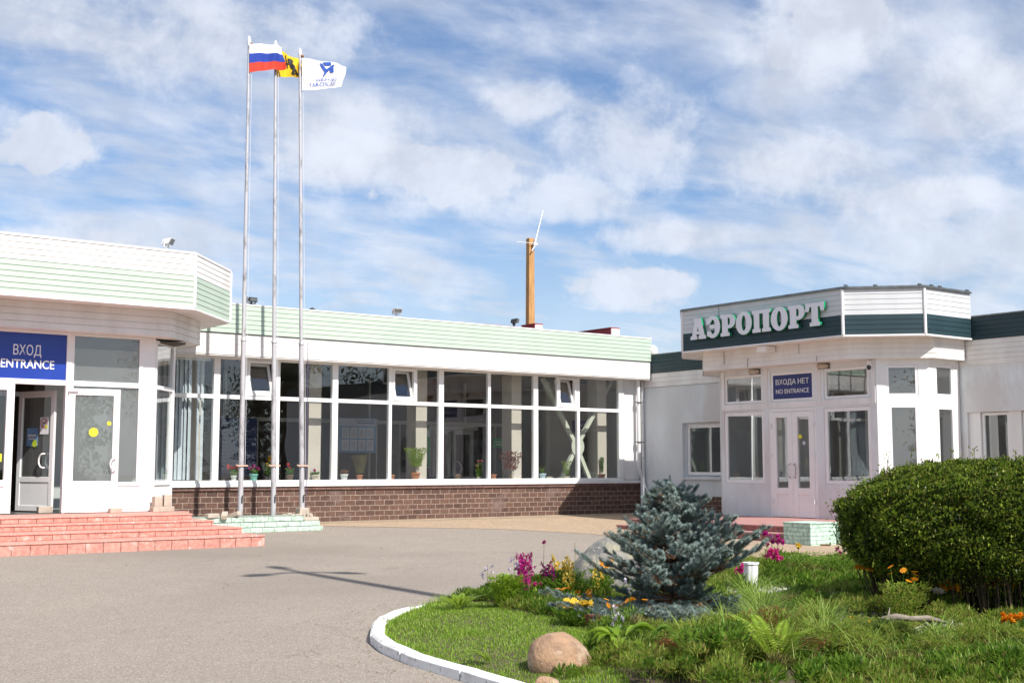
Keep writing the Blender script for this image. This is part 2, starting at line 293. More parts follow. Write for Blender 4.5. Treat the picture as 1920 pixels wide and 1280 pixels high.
LEAF = dict(
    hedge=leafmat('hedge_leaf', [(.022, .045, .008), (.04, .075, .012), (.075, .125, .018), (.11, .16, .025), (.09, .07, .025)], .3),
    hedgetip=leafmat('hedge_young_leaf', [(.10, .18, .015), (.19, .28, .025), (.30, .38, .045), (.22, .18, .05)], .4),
    spruce=leafmat('blue_spruce_needle', [(.08, .12, .105), (.14, .20, .175), (.21, .285, .26), (.31, .395, .36), (.42, .50, .45)], .2, .5),
    sprbrown=leafmat('dry_spruce_needle', [(.20, .085, .035), (.28, .13, .06), (.14, .06, .03)], .1),
    grass=leafmat('grass_blade', [(.14, .27, .015), (.21, .38, .025), (.30, .46, .045), (.42, .48, .12)], .5),
    long=leafmat('long_grass_blade', [(.20, .33, .05), (.32, .46, .08), (.50, .58, .18)], .5),
    cover=leafmat('juniper_sprig', [(.08, .15, .02), (.17, .28, .03), (.28, .40, .05), (.42, .50, .10), (.34, .22, .08)], .5),
    flowgreen=leafmat('flower_foliage', [(.06, .14, .02), (.15, .27, .03), (.27, .40, .05)], .45),
    lime=leafmat('lime_foliage', [(.18, .30, .02), (.27, .40, .035), (.36, .46, .06)], .45),
    olive=leafmat('olive_foliage', [(.16, .17, .04), (.22, .22, .06), (.2, .12, .06)], .3),
    burg=leafmat('burgundy_foliage', [(.10, .02, .02), (.2, .05, .04), (.3, .1, .07)], .3),
    brownp=leafmat('brown_leaf', [(.25, .1, .04), (.35, .16, .07), (.18, .08, .03)], .3),
    tree=leafmat('far_tree_leaf', [(.02, .045, .01), (.04, .08, .015), (.07, .11, .03)], .25),
    pinef=leafmat('far_spruce_leaf', [(.012, .03, .01), (.02, .045, .015)], .1),
    magenta=leafmat('magenta_petal', [(.55, .02, .28), (.70, .05, .42), (.45, .01, .22)], .3),
    pink=leafmat('hot_pink_petal', [(.75, .03, .25), (.65, .04, .30), (.8, .15, .4)], .3),
    yellow=leafmat('yellow_petal', [(.85, .55, .02), (.85, .66, .08), (.8, .45, .02)], .3),
    pale=leafmat('pale_yellow_petal', [(.88, .68, .12), (.9, .78, .25), (.88, .55, .08)], .35),
    orange=leafmat('orange_petal', [(.80, .28, .01), (.85, .40, .02), (.75, .18, .02)], .3),
    lilac=leafmat('lilac_petal', [(.55, .48, .62), (.72, .68, .74), (.4, .3, .45)], .3),
    redp=leafmat('red_petal', [(.75, .03, .02), (.8, .08, .03)], .3),
    rosep=leafmat('rose_petal', [(.8, .3, .28), (.85, .42, .38)], .3),
    brownst=leafmat('dry_stem', [(.25, .12, .05), (.3, .18, .09)], .1),
)

# ------------------------------------------------------------------ builders
wl = {}
def tag(o, label=None, cat=None, group=None, kind=None):
    if label: o['label'] = label
    if cat: o['category'] = cat
    if group: o['group'] = group
    if kind: o['kind'] = kind
    return o
def empty(name, loc, label=None, cat=None, group=None):
    o = bpy.data.objects.new(name, None); COL.objects.link(o); o.location = loc; o.empty_display_size = .1
    wl[o.name] = Vector(loc)
    return tag(o, label, cat, group)
def link(name, me, mats, parent=None, origin=None):
    for m in mats: me.materials.append(m)
    o = bpy.data.objects.new(name, me); COL.objects.link(o)
    if parent is not None:
        o.parent = parent; off = wl[parent.name]; wl[o.name] = off
    else:
        off = Vector(origin or (0, 0, 0)); o.location = off; wl[o.name] = off
    if off.length > 0: me.transform(Matrix.Translation(-off))
    me.update(); return o
class LF:
    """a wall's own frame: s along it, d out of it, z up"""
    def __init__(s, p0, u, n): s.p = Vector((p0[0], p0[1], 0)); s.u = Vector((u[0], u[1], 0)).normalized(); s.n = Vector((n[0], n[1], 0)).normalized()
    def __call__(s, a, d, z): return s.p + s.u * a + s.n * d + Vector((0, 0, z))
class MB:
    def __init__(s): s.v = []; s.f = []; s.m = []; s.sm = []
    def add(s, vs, fs, mi=0, smooth=False):
        b = len(s.v); s.v += [tuple(v) for v in vs]
        for f in fs: s.f.append([b + i for i in f]); s.m.append(mi); s.sm.append(smooth)
        return s
    def hexa(s, c, mi=0): return s.add(c, [(0, 3, 2, 1), (4, 5, 6, 7), (0, 1, 5, 4), (1, 2, 6, 5), (2, 3, 7, 6), (3, 0, 4, 7)], mi)
    def box(s, x0, x1, y0, y1, z0, z1, mi=0): return s.hexa([(x0, y0, z0), (x1, y0, z0), (x1, y1, z0), (x0, y1, z0), (x0, y0, z1), (x1, y0, z1), (x1, y1, z1), (x0, y1, z1)], mi)
    def lbox(s, L, a0, a1, d0, d1, z0, z1, mi=0): return s.hexa([L(a0, d0, z0), L(a1, d0, z0), L(a1, d1, z0), L(a0, d1, z0), L(a0, d0, z1), L(a1, d0, z1), L(a1, d1, z1), L(a0, d1, z1)], mi)
    def rect(s, L, a0, a1, z0, z1, t, d0, d1, mi=0):
        """a picture-frame: members butt against each other"""
        s.lbox(L, a0, a0 + t, d0, d1, z0, z1, mi); s.lbox(L, a1 - t, a1, d0, d1, z0, z1, mi)
        s.lbox(L, a0 + t, a1 - t, d0, d1, z0, z0 + t, mi); s.lbox(L, a0 + t, a1 - t, d0, d1, z1 - t, z1, mi); return s
    def tube(s, pts, r, n=10, mi=0, cap=True, smooth=True):
        pts = [Vector(p) for p in pts]; rs = r if isinstance(r, (list, tuple)) else [r] * len(pts); b = []
        up = None
        for i, p in enumerate(pts):
            d = (pts[min(i + 1, len(pts) - 1)] - pts[max(i - 1, 0)]).normalized()
            a = d.orthogonal().normalized() if up is None else (up - d * up.dot(d)).normalized()
            up = a; c = d.cross(a)
            for k in range(n):
                t = 2 * math.pi * k / n; b.append(p + (a * math.cos(t) + c * math.sin(t)) * rs[i])
        fs = []
        for i in range(len(pts) - 1):
            for k in range(n): fs.append((i * n + k, i * n + (k + 1) % n, (i + 1) * n + (k + 1) % n, (i + 1) * n + k))
        s.add(b, fs, mi, smooth)
        if cap: s.add(b[:n], [tuple(range(n))[::-1]], mi); s.add(b[-n:], [tuple(range(n))], mi)
        return s
    def lathe(s, c, prof, n=16, mi=0):
        b = []
        for r, z in prof:
            for k in range(n): t = 2 * math.pi * k / n; b.append((c[0] + r * math.cos(t), c[1] + r * math.sin(t), c[2] + z))
        fs = [(i * n + k, i * n + (k + 1) % n, (i + 1) * n + (k + 1) % n, (i + 1) * n + k) for i in range(len(prof) - 1) for k in range(n)]
        return s.add(b, fs, mi, True)
    def poly(s, pts, z0, z1, mi=0):
        n = len(pts); b = [(x, y, z0) for x, y in pts] + [(x, y, z1) for x, y in pts]
        return s.add(b, [tuple(range(n))[::-1], tuple(range(n, 2 * n))] + [(i, (i + 1) % n, n + (i + 1) % n, n + i) for i in range(n)], mi)
    def build(s, name, mats, parent=None, origin=None, bevel=0):
        if not isinstance(mats, (list, tuple)): mats = [mats]
        me = bpy.data.meshes.new(name); me.from_pydata(s.v, [], s.f)
        me.polygons.foreach_set('material_index', s.m); me.polygons.foreach_set('use_smooth', s.sm)
        if parent is None and origin is None:
            a = np.array(s.v); origin = (float(a[:, 0].mean()), float(a[:, 1].mean()), float(a[:, 2].min()))
        o = link(name, me, mats, parent, origin)
        if bevel:
            bv = o.modifiers.new('bevel', 'BEVEL'); bv.width = bevel; bv.segments = 2; bv.limit_method = 'ANGLE'
        return o
def cells(mb, L, a0, a1, z0, z1, holes, th, mi=0, inner=True):
    """a wall slab with openings: front and back skins and reveals, no hidden inner faces"""
    A = sorted({a0, a1, *[h[0] for h in holes], *[h[1] for h in holes]}); Z = sorted({z0, z1, *[h[2] for h in holes], *[h[3] for h in holes]})
    A = [a for a in A if a0 <= a <= a1]; Z = [z for z in Z if z0 <= z <= z1]
    def solid(i, j):
        if i < 0 or j < 0 or i >= len(A) - 1 or j >= len(Z) - 1: return False
        ca, cz = (A[i] + A[i + 1]) / 2, (Z[j] + Z[j + 1]) / 2
        return not any(h[0] < ca < h[1] and h[2] < cz < h[3] for h in holes)
    for i in range(len(A) - 1):
        for j in range(len(Z) - 1):
            if not solid(i, j): continue
            p, q, r, t = A[i], A[i + 1], Z[j], Z[j + 1]
            mb.add([L(p, 0, r), L(q, 0, r), L(q, 0, t), L(p, 0, t)], [(0, 1, 2, 3)], mi)
            mb.add([L(p, -th, r), L(q, -th, r), L(q, -th, t), L(p, -th, t)], [(3, 2, 1, 0)], mi)
            for (di, dj, e) in ((-1, 0, [(p, r), (p, t)]), (1, 0, [(q, r), (q, t)]), (0, -1, [(p, r), (q, r)]), (0, 1, [(p, t), (q, t)])):
                if not solid(i + di, j + dj):
                    mb.add([L(e[0][0], 0, e[0][1]), L(e[1][0], 0, e[1][1]), L(e[1][0], -th, e[1][1]), L(e[0][0], -th, e[0][1])], [(0, 1, 2, 3)], mi)
def offset(path, d):
    """offset an open path to its right-hand side (outwards)"""
    P = [Vector(p) for p in path]; o = []
    for i, p in enumerate(P):
        ns = []
        if i > 0: t = (P[i] - P[i - 1]).normalized(); ns.append(Vector((t.y, -t.x)))
        if i < len(P) - 1: t = (P[i + 1] - P[i]).normalized(); ns.append(Vector((t.y, -t.x)))
        n = sum(ns, Vector((0, 0))).normalized(); o.append(p + n * (d / n.dot(ns[0])))
    return o
def siding(mb, path, z0, z1, nb, matf=lambda k: 0, groove=.012, gh=.011, lap=.006):
    """horizontal boards with a real groove under each"""
    A = offset(path, 0); G = offset(path, -groove); B = offset(path, lap)
    h = (z1 - z0) / nb
    for k in range(nb):
        b0 = z0 + k * h; t0 = b0 + h - gh; mi = matf(k)
        for i in range(len(path) - 1):
            q = lambda P, j, z: (P[j].x, P[j].y, z)
            mb.add([q(B, i, b0), q(B, i + 1, b0), q(A, i + 1, t0), q(A, i, t0)], [(0, 1, 2, 3)], mi)
            if k < nb - 1:
                mb.add([q(A, i, t0), q(A, i + 1, t0), q(G, i + 1, t0), q(G, i, t0)], [(0, 1, 2, 3)], mi)
                mb.add([q(G, i, t0), q(G, i + 1, t0), q(G, i + 1, b0 + h), q(G, i, b0 + h)], [(0, 1, 2, 3)], mi)
                mb.add([q(G, i, b0 + h), q(G, i + 1, b0 + h), q(B, i + 1, b0 + h), q(B, i, b0 + h)], [(0, 1, 2, 3)], mi)
            else:
                mb.add([q(A, i, t0), q(A, i + 1, t0), q(A, i + 1, z1), q(A, i, z1)], [(0, 1, 2, 3)], mi)
def strip(mb, path, d0, d1, z0, z1, mi=0):
    """a trim running along a path between two offsets"""
    a = offset(path, d0); b = offset(path, d1)
    for i in range(len(path) - 1):
        mb.hexa([(a[i].x, a[i].y, z0), (a[i + 1].x, a[i + 1].y, z0), (b[i + 1].x, b[i + 1].y, z0), (b[i].x, b[i].y, z0),
                 (a[i].x, a[i].y, z1), (a[i + 1].x, a[i + 1].y, z1), (b[i + 1].x, b[i + 1].y, z1), (b[i].x, b[i].y, z1)], mi)
def text_mesh(body, size, extrude=.004, bold=0.0, align='CENTER'):
    cu = bpy.data.curves.new('lettering', 'FONT'); cu.body = body; cu.size = size; cu.extrude = extrude; cu.offset = bold
    cu.align_x = align; cu.align_y = 'CENTER'; cu.resolution_u = 3
    to = bpy.data.objects.new('tmp', cu); COL.objects.link(to)
    dg = bpy.context.evaluated_depsgraph_get(); me = bpy.data.meshes.new_from_object(to.evaluated_get(dg))
    bpy.data.objects.remove(to); bpy.data.curves.remove(cu); me.name = 'lettering'; me.materials.clear()
    return me
def text_on(L, body, size, a, z, d, m, parent, name='lettering', flip=False, bold=0.0, fitw=None, hscale=1.0):
    """flip: the viewer sees the wall's s axis running to the left"""
    me = text_mesh(body, size, bold=bold)
    if fitw:
        xs = [v.co.x for v in me.vertices]; w = max(xs) - min(xs); hscale = fitw / w
    sx = -1 if flip else 1
    for v in me.vertices:
        x, y, e = v.co; v.co = L(a + sx * x * hscale, d + e, z + y)
    return link(name, me, [m], parent, None if parent else tuple(L(a, d, z)))

# ------------------------------------------------------------------ ground
def g(y): return -.018 * (26.45 - min(max(y, -20), 26.45))
mb = MB()
ys = [-300, -20, 0, 12, 20, 26.45, 300]
for a, b in zip(ys[:-1], ys[1:]):
    mb.add([(-300, a, g(a)), (400, a, g(a)), (400, b, g(b)), (-300, b, g(b))], [(0, 1, 2, 3)])
tag(mb.build('ground', M['asphalt'], origin=(0, 0, 0)), 'worn grey asphalt forecourt in front of the terminal', 'asphalt', kind='structure')
def sheet(name, pts, lift, m, label, cat):
    mb = MB(); mb.add([(x, y, g(y) + lift) for x, y in pts], [tuple(range(len(pts)))])
    return tag(mb.build(name, m, origin=(0, 0, 0)), label, cat, kind='structure')
sheet('pavement', [(12.6, 26.5), (12.9, 25.6), (14.4, 24.2), (16.4, 22.4), (17.2, 20.2), (16.7, 18), (15.4, 15.4), (14.2, 13.2), (15.6, 11.5), (19, 9), (26, 8), (24.45, 26.5)], .005, M['paving'],
      'sandy yellow paving along the hall and the right porch', 'pavement')

# pale concrete apron strip along the foot of the hall
sheet('apron', [(12.8, 26.46), (12.8, 26.0), (18.0, 25.75), (24.3, 25.6), (24.3, 26.46)], .010, M['concrete'] if False else mat('stained_apron', (.40, .31, .215), .95, (.27, .215, .155), vs=2.2, lo=.4, hi=.6, bump=.5, bs=40, stretch=(.6, 2, 1)), 'stained sandy apron strip at the foot of the hall wall', 'apron')
# flower bed
BED = [(5.3, 2.0), (5.38, 5.0), (5.43, 7.2), (5.48, 8.0), (5.52, 8.78), (5.65, 9.45), (5.86, 10.0), (6.28, 10.65), (6.83, 11.2), (7.4, 11.6), (8.2, 12.03), (9.1, 12.45), (10.2, 12.85), (11.6, 13.15), (13.2, 13.2), (14.8, 13.05), (16.5, 12.3), (18.5, 10.5), (20, 7), (20, 2)]
BA = np.array(BED)
def edge_d(x, y):
    x = np.asarray(x, float); y = np.asarray(y, float); d = np.full(x.shape, 1e9)
    for i in range(len(BA)):
        a = BA[i]; b = BA[(i + 1) % len(BA)]; ab = b - a; t = np.clip(((x - a[0]) * ab[0] + (y - a[1]) * ab[1]) / (ab @ ab), 0, 1)
        d = np.minimum(d, np.hypot(x - a[0] - t * ab[0], y - a[1] - t * ab[1]))
    return d
def inside(x, y):
    x = np.asarray(x, float); y = np.asarray(y, float); c = np.zeros(x.shape, bool)
    for i in range(len(BA)):
        a = BA[i]; b = BA[(i + 1) % len(BA)]
        cond = ((a[1] > y) != (b[1] > y)) & (x < (b[0] - a[0]) * (y - a[1]) / (b[1] - a[1] + 1e-12) + a[0]); c ^= cond
    return c
def bz(x, y):
    x = np.asarray(x, float); y = np.asarray(y, float)
    d = edge_d(x, y); gg = -.018 * (26.45 - np.clip(y, -20, 26.45))
    return gg + .05 + .10 * np.clip(d / 1.6, 0, 1) ** .7 + .02 * np.sin(x * 2.3 + y) * np.sin(y * 1.9 - x * .7)
def z_at(x, y): return float(bz(np.array([x]), np.array([y]))[0])
# soil as a grid clipped to the bed, with the edge polygon following the kerb
bm = bmesh.new(); vs = [bm.verts.new((x, y, g(y) + .055)) for x, y in BED]; f = bm.faces.new(vs)
bmesh.ops.triangulate(bm, faces=[f])
for _ in range(5):
    es = [e for e in bm.edges if e.calc_length() > .45]
    if not es: break
    bmesh.ops.subdivide_edges(bm, edges=es, cuts=1); bmesh.ops.triangulate(bm, faces=bm.faces[:])
for v in bm.verts: v.co.z = z_at(v.co.x, v.co.y)
me = bpy.data.meshes.new('flower_bed_soil'); bm.to_mesh(me); bm.free(); me.shade_smooth()
tag(link('soil', me, [M['soil']]), 'dark soil and turf base of the flower bed island', 'soil', kind='structure')
# kerb stones
KP = BED[1:16]
pts = [Vector(p) for p in KP]; acc = [0]
for a, b in zip(pts[:-1], pts[1:]): acc.append(acc[-1] + (b - a).length)
def along(s):
    s = max(0, min(s, acc[-1] - 1e-6)); i = max(k for k in range(len(acc) - 1) if acc[k] <= s); t = (s - acc[i]) / (acc[i + 1] - acc[i])
    return pts[i].lerp(pts[i + 1], t), (pts[i + 1] - pts[i]).normalized()
mb = MB(); s = 0; kk = 0
while s < acc[-1] - .2:
    e = min(s + 1.0, acc[-1]); st = [s + .012 + (e - s - .024) * j / 5 for j in range(6)]; jit = random.uniform(-.014, .014); ring = []
    for q in st:
        p, t = along(q); n = Vector((-t.y, t.x)); zg = g(p.y); hgt = .095 - .035 * min(1, max(0, (p.y - 10.6) / 1.2)) + jit * .7 + random.uniform(-.003, .003)
        for (o_, z_) in ((-.03, -.05), (-.02, hgt - .035), (.005, hgt), (.10, hgt + .004), (.12, hgt - .015), (.125, -.05)):
            c = p + n * (o_ - .115 + jit * .5); ring.append((c.x, c.y, zg + z_))
    fs = [(i * 6 + j, i * 6 + j + 1, (i + 1) * 6 + j + 1, (i + 1) * 6 + j) for i in range(5) for j in range(5)]
    fs += [(0, 5, 4, 3, 2, 1), (30, 31, 32, 33, 34, 35)]; mb.add(ring, fs); s = e
tag(mb.build('kerb', M['kerbw'], origin=(0, 0, 0)), 'whitewashed kerb stones curving round the flower bed', 'kerb', kind='structure')
# ------------------------------------------------------------------ glazed hall (middle)
HX0, HX1, HY = 9.66, 24.40, 26.45
H = LF((0, HY), (1, 0), (0, -1))
hall = empty('glazed_hall', (17.5, 26.45, 0), 'long low hall, white framed glass wall above dark red masonry, mint roof edge', 'building')
mb = MB(); mb.lbox(H, HX0, HX1, -.25, 0, -.2, .745, 0); mb.build('plinth', M['brick'], hall)
mb = MB(); mb.lbox(H, HX0, HX1 - .02, -.25, .035, .757, .835, 0); mb.build('coping', M['brickcap'], hall)
mb = MB(); mb.lbox(H, HX0, HX1 - .02, -.24, .004, .744, .758, 0); mb.build('coping_shadow_strip', M['black'], hall)  # black strip painting in the shadow under the projecting coping
mb = MB(); mb.hexa([H(HX0, .075, .838), H(HX1 - .03, .075, .838), H(HX1 - .03, -.2, .838), H(HX0, -.2, .838), H(HX0, .075, .915), H(HX1 - .03, .075, .915), H(HX1 - .03, -.2, .955), H(HX0, -.2, .955)])
mb.build('window_sill', M['white'], hall, bevel=.004)
FP = [(10.79, 26.0), (HX1 - .03, 26.0)]
mb = MB(); siding(mb, FP, 4.264, 4.90, 6); mb.build('mint_fascia', M['mint'], hall)
mb = MB(); siding(mb, [(9.7, 26.03), (HX1 - .05, 26.03)], 3.774, 4.25, 4, groove=.004, gh=.006, lap=.002); mb.build('white_fascia', M['frieze'], hall)
mb = MB(); strip(mb, FP, .012, -.3, 4.902, 4.935); mb.build('parapet_cap', M['white'], hall)
mb = MB(); mb.box(9.7, HX1 - .05, 26.042, 26.62, 3.745, 3.772); mb.build('soffit', M['frieze'], hall)
mb = MB(); mb.box(9.7, 24.9, 26.32, 34.5, 4.3, 4.72); mb.build('roof', M['roof'], hall)
# glazing: posts, transom, panes
ZB, ZT, ZM = .955, 3.745, 2.86
posts = [(11.46, .15), (12.97, .085), (14.46, .15), (15.99, .085), (17.49, .15), (18.99, .085), (20.52, .15), (22.0, .085), (23.55, .15)]
mb = MB()
mb.lbox(H, HX0, 23.66, -.06, .03, ZB - .03, ZB + .03)      # bottom rail
for x, w in posts: mb.lbox(H, x - w / 2, x + w / 2, -.06, .045, ZB + .03, ZT)
mb.build('frame_posts', M['pvc'], hall, bevel=.004)
edges = [HX0] + [p[0] for p in posts]
def vent(mbF, mbG, x0, x1, z0, z1):
    """a small bottom-hung sash tipped inwards inside its own frame"""
    mbF.rect(H, x0, x1, z0, z1, .055, -.05, .05)
    a0, a1, b0, b1 = x0 + .06, x1 - .06, z0 + .06, z1 - .05; tilt = .22
    def T(a, d, z): return H(a, d - tilt * (z - b0) / (b1 - b0), z)
    for (p, q, r, s_) in ((a0, a0 + .055, b0, b1), (a1 - .055, a1, b0, b1), (a0 + .055, a1 - .055, b0, b0 + .055), (a0 + .055, a1 - .055, b1 - .055, b1)):
        mbF.hexa([T(p, -.03, r), T(q, -.03, r), T(q, .03, r), T(p, .03, r), T(p, -.03, s_), T(q, -.03, s_), T(q, .03, s_), T(p, .03, s_)])
    mbG.hexa([T(a0 + .05, -.006, b0 + .05), T(a1 - .05, -.006, b0 + .05), T(a1 - .05, 0, b0 + .05), T(a0 + .05, 0, b0 + .05), T(a0 + .05, -.006, b1 - .05), T(a1 - .05, -.006, b1 - .05), T(a1 - .05, 0, b1 - .05), T(a0 + .05, 0, b1 - .05)])
vents = {1: (12.20, 12.90), 4: (16.06, 16.72), 7: (21.30, 21.92)}
for i in range(len(posts)):
    w0 = posts[i - 1][1] / 2 if i else 0; x0 = edges[i] + w0; x1 = posts[i][0] - posts[i][1] / 2
    f = MB(); f.lbox(H, x0, x1, -.05, .035, ZM - .045, ZM + .045); f.lbox(H, x0, x1, -.04, .02, ZT - .035, ZT)
    gb = MB(); gb.lbox(H, x0, x1, -.006, 0, ZB + .03, ZM - .045)
    up = [(x0, x1)]
    if i in vents:
        v0, v1 = vents[i]; up = [(a, b) for a, b in ((x0, v0), (v1, x1)) if b - a > .12]
        for a, b in ((x0, v0), (v1, x1)):
            if b - a <= .12: f.lbox(H, a, b, -.05, .04, ZM + .045, ZT - .035)
        if v1 < x1 - .2: f.lbox(H, v1, v1 + .05, -.05, .035, ZM + .045, ZT - .035)
        if v0 > x0 + .2: f.lbox(H, v0 - .05, v0, -.05, .035, ZM + .045, ZT - .035)
    wf = f.build('window', M['pvc'], hall, bevel=.003); gb.build('pane', M['glass'], wf)
    for a, b in up: g2 = MB(); g2.lbox(H, a, b, -.006, 0, ZM + .045, ZT - .035); g2.build('pane', M['glass'], wf)
    if i in vents:
        vf = MB(); vg = MB(); vent(vf, vg, vents[i][0], vents[i][1], ZM + .047, ZT - .037)
        vo = vf.build('vent_window', M['pvc'], hall, bevel=.003); vg.build('pane', M['glass'], vo)
mb = MB(); mb.lbox(H, 23.625, 23.665, -.05, .05, ZB + .03, ZT); mb.lbox(H, 23.70, 24.25, -.2, .012, .84 + .1, ZT); mb.lbox(H, 24.25, HX1, -.2, -.06, .95, ZT); mb.build('corner_pier', M['white'], hall)
mb = MB()
mb.tube([(24.10, 26.28, 3.74), (24.10, 26.28, 1.25), (24.18, 26.30, 1.1), (24.24, 26.30, 1.0), (24.24, 26.30, .12), (24.20, 26.2, .05)], .055, 12)
dp = mb.build('drainpipe', M['pipew'], hall)
mb = MB(); mb.box(24.02, 24.24, 26.2, 26.34, 1.98, 2.0); mb.box(24.02, 24.24, 26.2, 26.34, 3.1, 3.12); mb.build('pipe_bracket', M['darkmetal'], dp)
mb = MB(); mb.tube([(24.33, 26.36, 3.7), (24.34, 26.36, .9)], .04, 8); mb.tube([(24.36, 26.33, .9), (24.30, 26.25, .75), (24.36, 26.2, .6)], .02, 6); mb.build('cable_duct', M['pipew'], hall)
# interior of the hall
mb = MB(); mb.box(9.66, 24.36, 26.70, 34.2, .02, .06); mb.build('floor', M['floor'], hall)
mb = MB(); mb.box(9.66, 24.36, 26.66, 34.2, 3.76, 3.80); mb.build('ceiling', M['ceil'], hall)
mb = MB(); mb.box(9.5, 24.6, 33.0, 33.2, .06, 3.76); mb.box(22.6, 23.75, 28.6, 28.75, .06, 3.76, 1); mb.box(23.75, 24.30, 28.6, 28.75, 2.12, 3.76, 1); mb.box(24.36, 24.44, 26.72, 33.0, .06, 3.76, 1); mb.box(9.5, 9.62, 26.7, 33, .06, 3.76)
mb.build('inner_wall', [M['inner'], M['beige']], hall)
for x, w in posts[::2]:
    mb = MB(); mb.box(x - .43, x - .10, 26.92, 27.36, .06, 3.76); mb.build('column', M['beige'], hall)
# aluminium partition with a band, posts and a double door
pt = MB()
pt.box(11.5, 22.6, 30.6, 30.68, 2.50, 2.60)
for x in (11.6, 13.5, 14.9, 16.72, 17.83, 18.82, 19.5, 22.2, 22.55): pt.box(x, x + .06, 30.6, 30.68, .06, 2.50)
for x in (13.5, 17.83, 21.1): pt.box(x, x + .05, 30.6, 30.68, 2.60, 3.76)
pa = pt.build('partition', M['alu'], hall)
dd = MB()
for (a, b) in ((19.9, 20.55), (20.6, 21.35)):
    dd.box(a, a + .11, 30.50, 30.57, .08, 2.36); dd.box(b - .11, b, 30.50, 30.57, .08, 2.36); dd.box(a + .11, b - .11, 30.50, 30.57, 2.24, 2.36); dd.box(a + .11, b - .11, 30.50, 30.57, .08, .42)
dd.box(19.78, 21.5, 30.49, 30.58, 2.37, 2.48); dr = dd.build('inner_door', M['alu'], hall)
def dhandle(mb, c, u, n, r=.17, t=.018):
    """a big C-shaped pull handle"""
    c = Vector(c); u = Vector(u); n = Vector(n); z = Vector((0, 0, 1)); P = []
    for k in range(9):
        a = math.pi / 2 + math.pi * k / 8; P.append(c + u * (math.cos(a) * r * .8) + z * (math.sin(a) * r) + n * .05)
    mb.tube([P[0] - n * .05] + P + [P[-1] - n * .05], t, 8)
mb = MB(); dhandle(mb, (20.72, 30.5, 1.25), (-1, 0, 0), (0, -1, 0), .2, .02); mb.build('handle', M['pvc'], dr)
# steel cross brace behind the last bay
mb = MB(); c0 = Vector((22.44, 27.05, 1.86))
for e in ((21.25, 27.05, 3.72), (23.14, 27.05, .5), (23.75, 27.05, 3.74), (21.62, 27.05, .5)):
    e = Vector(e); d = (e - c0).normalized(); s_ = d.cross(Vector((0, 1, 0))).normalized() * .055; y = Vector((0, .05, 0)); a = c0 + d * .12
    mb.hexa([a - s_ - y, a + s_ - y, a + s_ + y, a - s_ + y, e - s_ - y, e + s_ - y, e + s_ + y, e - s_ + y])
br = mb.build('cross_brace', M['braze'], hall)
mb = MB(); pr = [(c0.x + .23 * math.cos(2 * math.pi * k / 20), c0.z + .27 * math.sin(2 * math.pi * k / 20)) for k in range(20)]
mb.add([(x, 26.97, z) for x, z in pr] + [(x, 26.995, z) for x, z in pr], [tuple(range(20)), tuple(range(39, 19, -1))] + [(i, 20 + i, 20 + (i + 1) % 20, (i + 1) % 20) for i in range(20)])
mb.build('gusset', M['braze'], br)
# vertical blinds in the first bay
t = empty('vertical_blind', (10.5, 26.62, .98), 'row of pale blue grey vertical blind slats behind the first hall window', 'blind')
rail = MB(); rail.box(9.7, 11.38, 26.60, 26.66, 3.66, 3.73); rail.build('rail', M['pvc'], t)
sl = MB(); x = 9.75
while x < 11.3:
    if not (10.98 < x < 11.09):
        a = R(random.uniform(14, 44)); w = .062; y0 = 26.64
        sl.hexa([(x - w * math.cos(a), y0 - w * math.sin(a), 1.0), (x + w * math.cos(a), y0 + w * math.sin(a), 1.0), (x + w * math.cos(a), y0 + w * math.sin(a) + .003, 1.0), (x - w * math.cos(a), y0 - w * math.sin(a) + .003, 1.0),
                 (x - w * math.cos(a), y0 - w * math.sin(a), 3.66), (x + w * math.cos(a), y0 + w * math.sin(a), 3.66), (x + w * math.cos(a), y0 + w * math.sin(a) + .003, 3.66), (x - w * math.cos(a), y0 - w * math.sin(a) + .003, 3.66)])
    x += .098
sl.build('slats', M['blind'], t)
# notice boards, signs and furniture in the hall
def board(name, label, cat, x0, x1, z0, z1, y, bmat, head, cols, rows, legs=0, hh=.22, frame=None, lines=True, group=None):
    t = empty(name, ((x0 + x1) / 2, y, .06 if legs else z0), label, cat, group)
    b = MB(); b.box(x0, x1, y, y + .03, z0, z1); b.build('panel', bmat, t)
    if frame: f = MB(); f.rect(LF((0, y), (1, 0), (0, -1)), x0 - .03, x1 + .03, z0 - .03, z1 + .03, .03, -.02, .02); f.build('frame', frame, t)
    if head:
        h = MB(); h.box(x0 + .02, x1 - .02, y - .004, y - .001, z1 - hh, z1 - .02); ho = h.build('header', head, t)
    if cols:
        cw = (x1 - x0 - .14) / cols; rh = (z1 - z0 - hh - .06) / rows
        for i in range(cols):
            for j in range(rows):
                a = x0 + .07 + i * cw + .02; c = z1 - hh - .02 - (j + 1) * rh + .02; p = MB(); p.box(a, a + cw - .04, y - .006, y - .002, c, c + rh - .04); po = p.build('notice', M['paper'], t)
                if lines:
                    q = MB()
                    for k in range(7): q.box(a + .03, a + cw - .07 - random.random() * .03, y - .008, y - .0065, c + .05 + k * (rh - .12) / 7, c + .056 + k * (rh - .12) / 7)
                    q.build('print', M['ink'], po)
    if legs:
        l = MB(); l.box(x0 - .035, x0, y, y + .03, .06, z1); l.box(x1, x1 + .035, y, y + .03, .06, z1); l.build('leg_frame', M['alu'], t)
    return t
nb = board('notice_board', 'pale blue notice board holding two rows of four white sheets, second bay', 'notice board', 16.55, 17.72, 1.68, 2.62, 30.0, M['boardb'], M['boardt'], 4, 2, 1)
for zz_, w_ in ((2.55, .62), (2.49, .55)):
    m_ = MB(); x = 17.66 - w_
    while x < 17.64: l_ = random.uniform(.04, .1); m_.box(x, min(x + l_, 17.66), 29.992, 29.995, zz_ - .012, zz_ + .012); x += l_ + .02
    m_.build('print', M['ink'], nb)
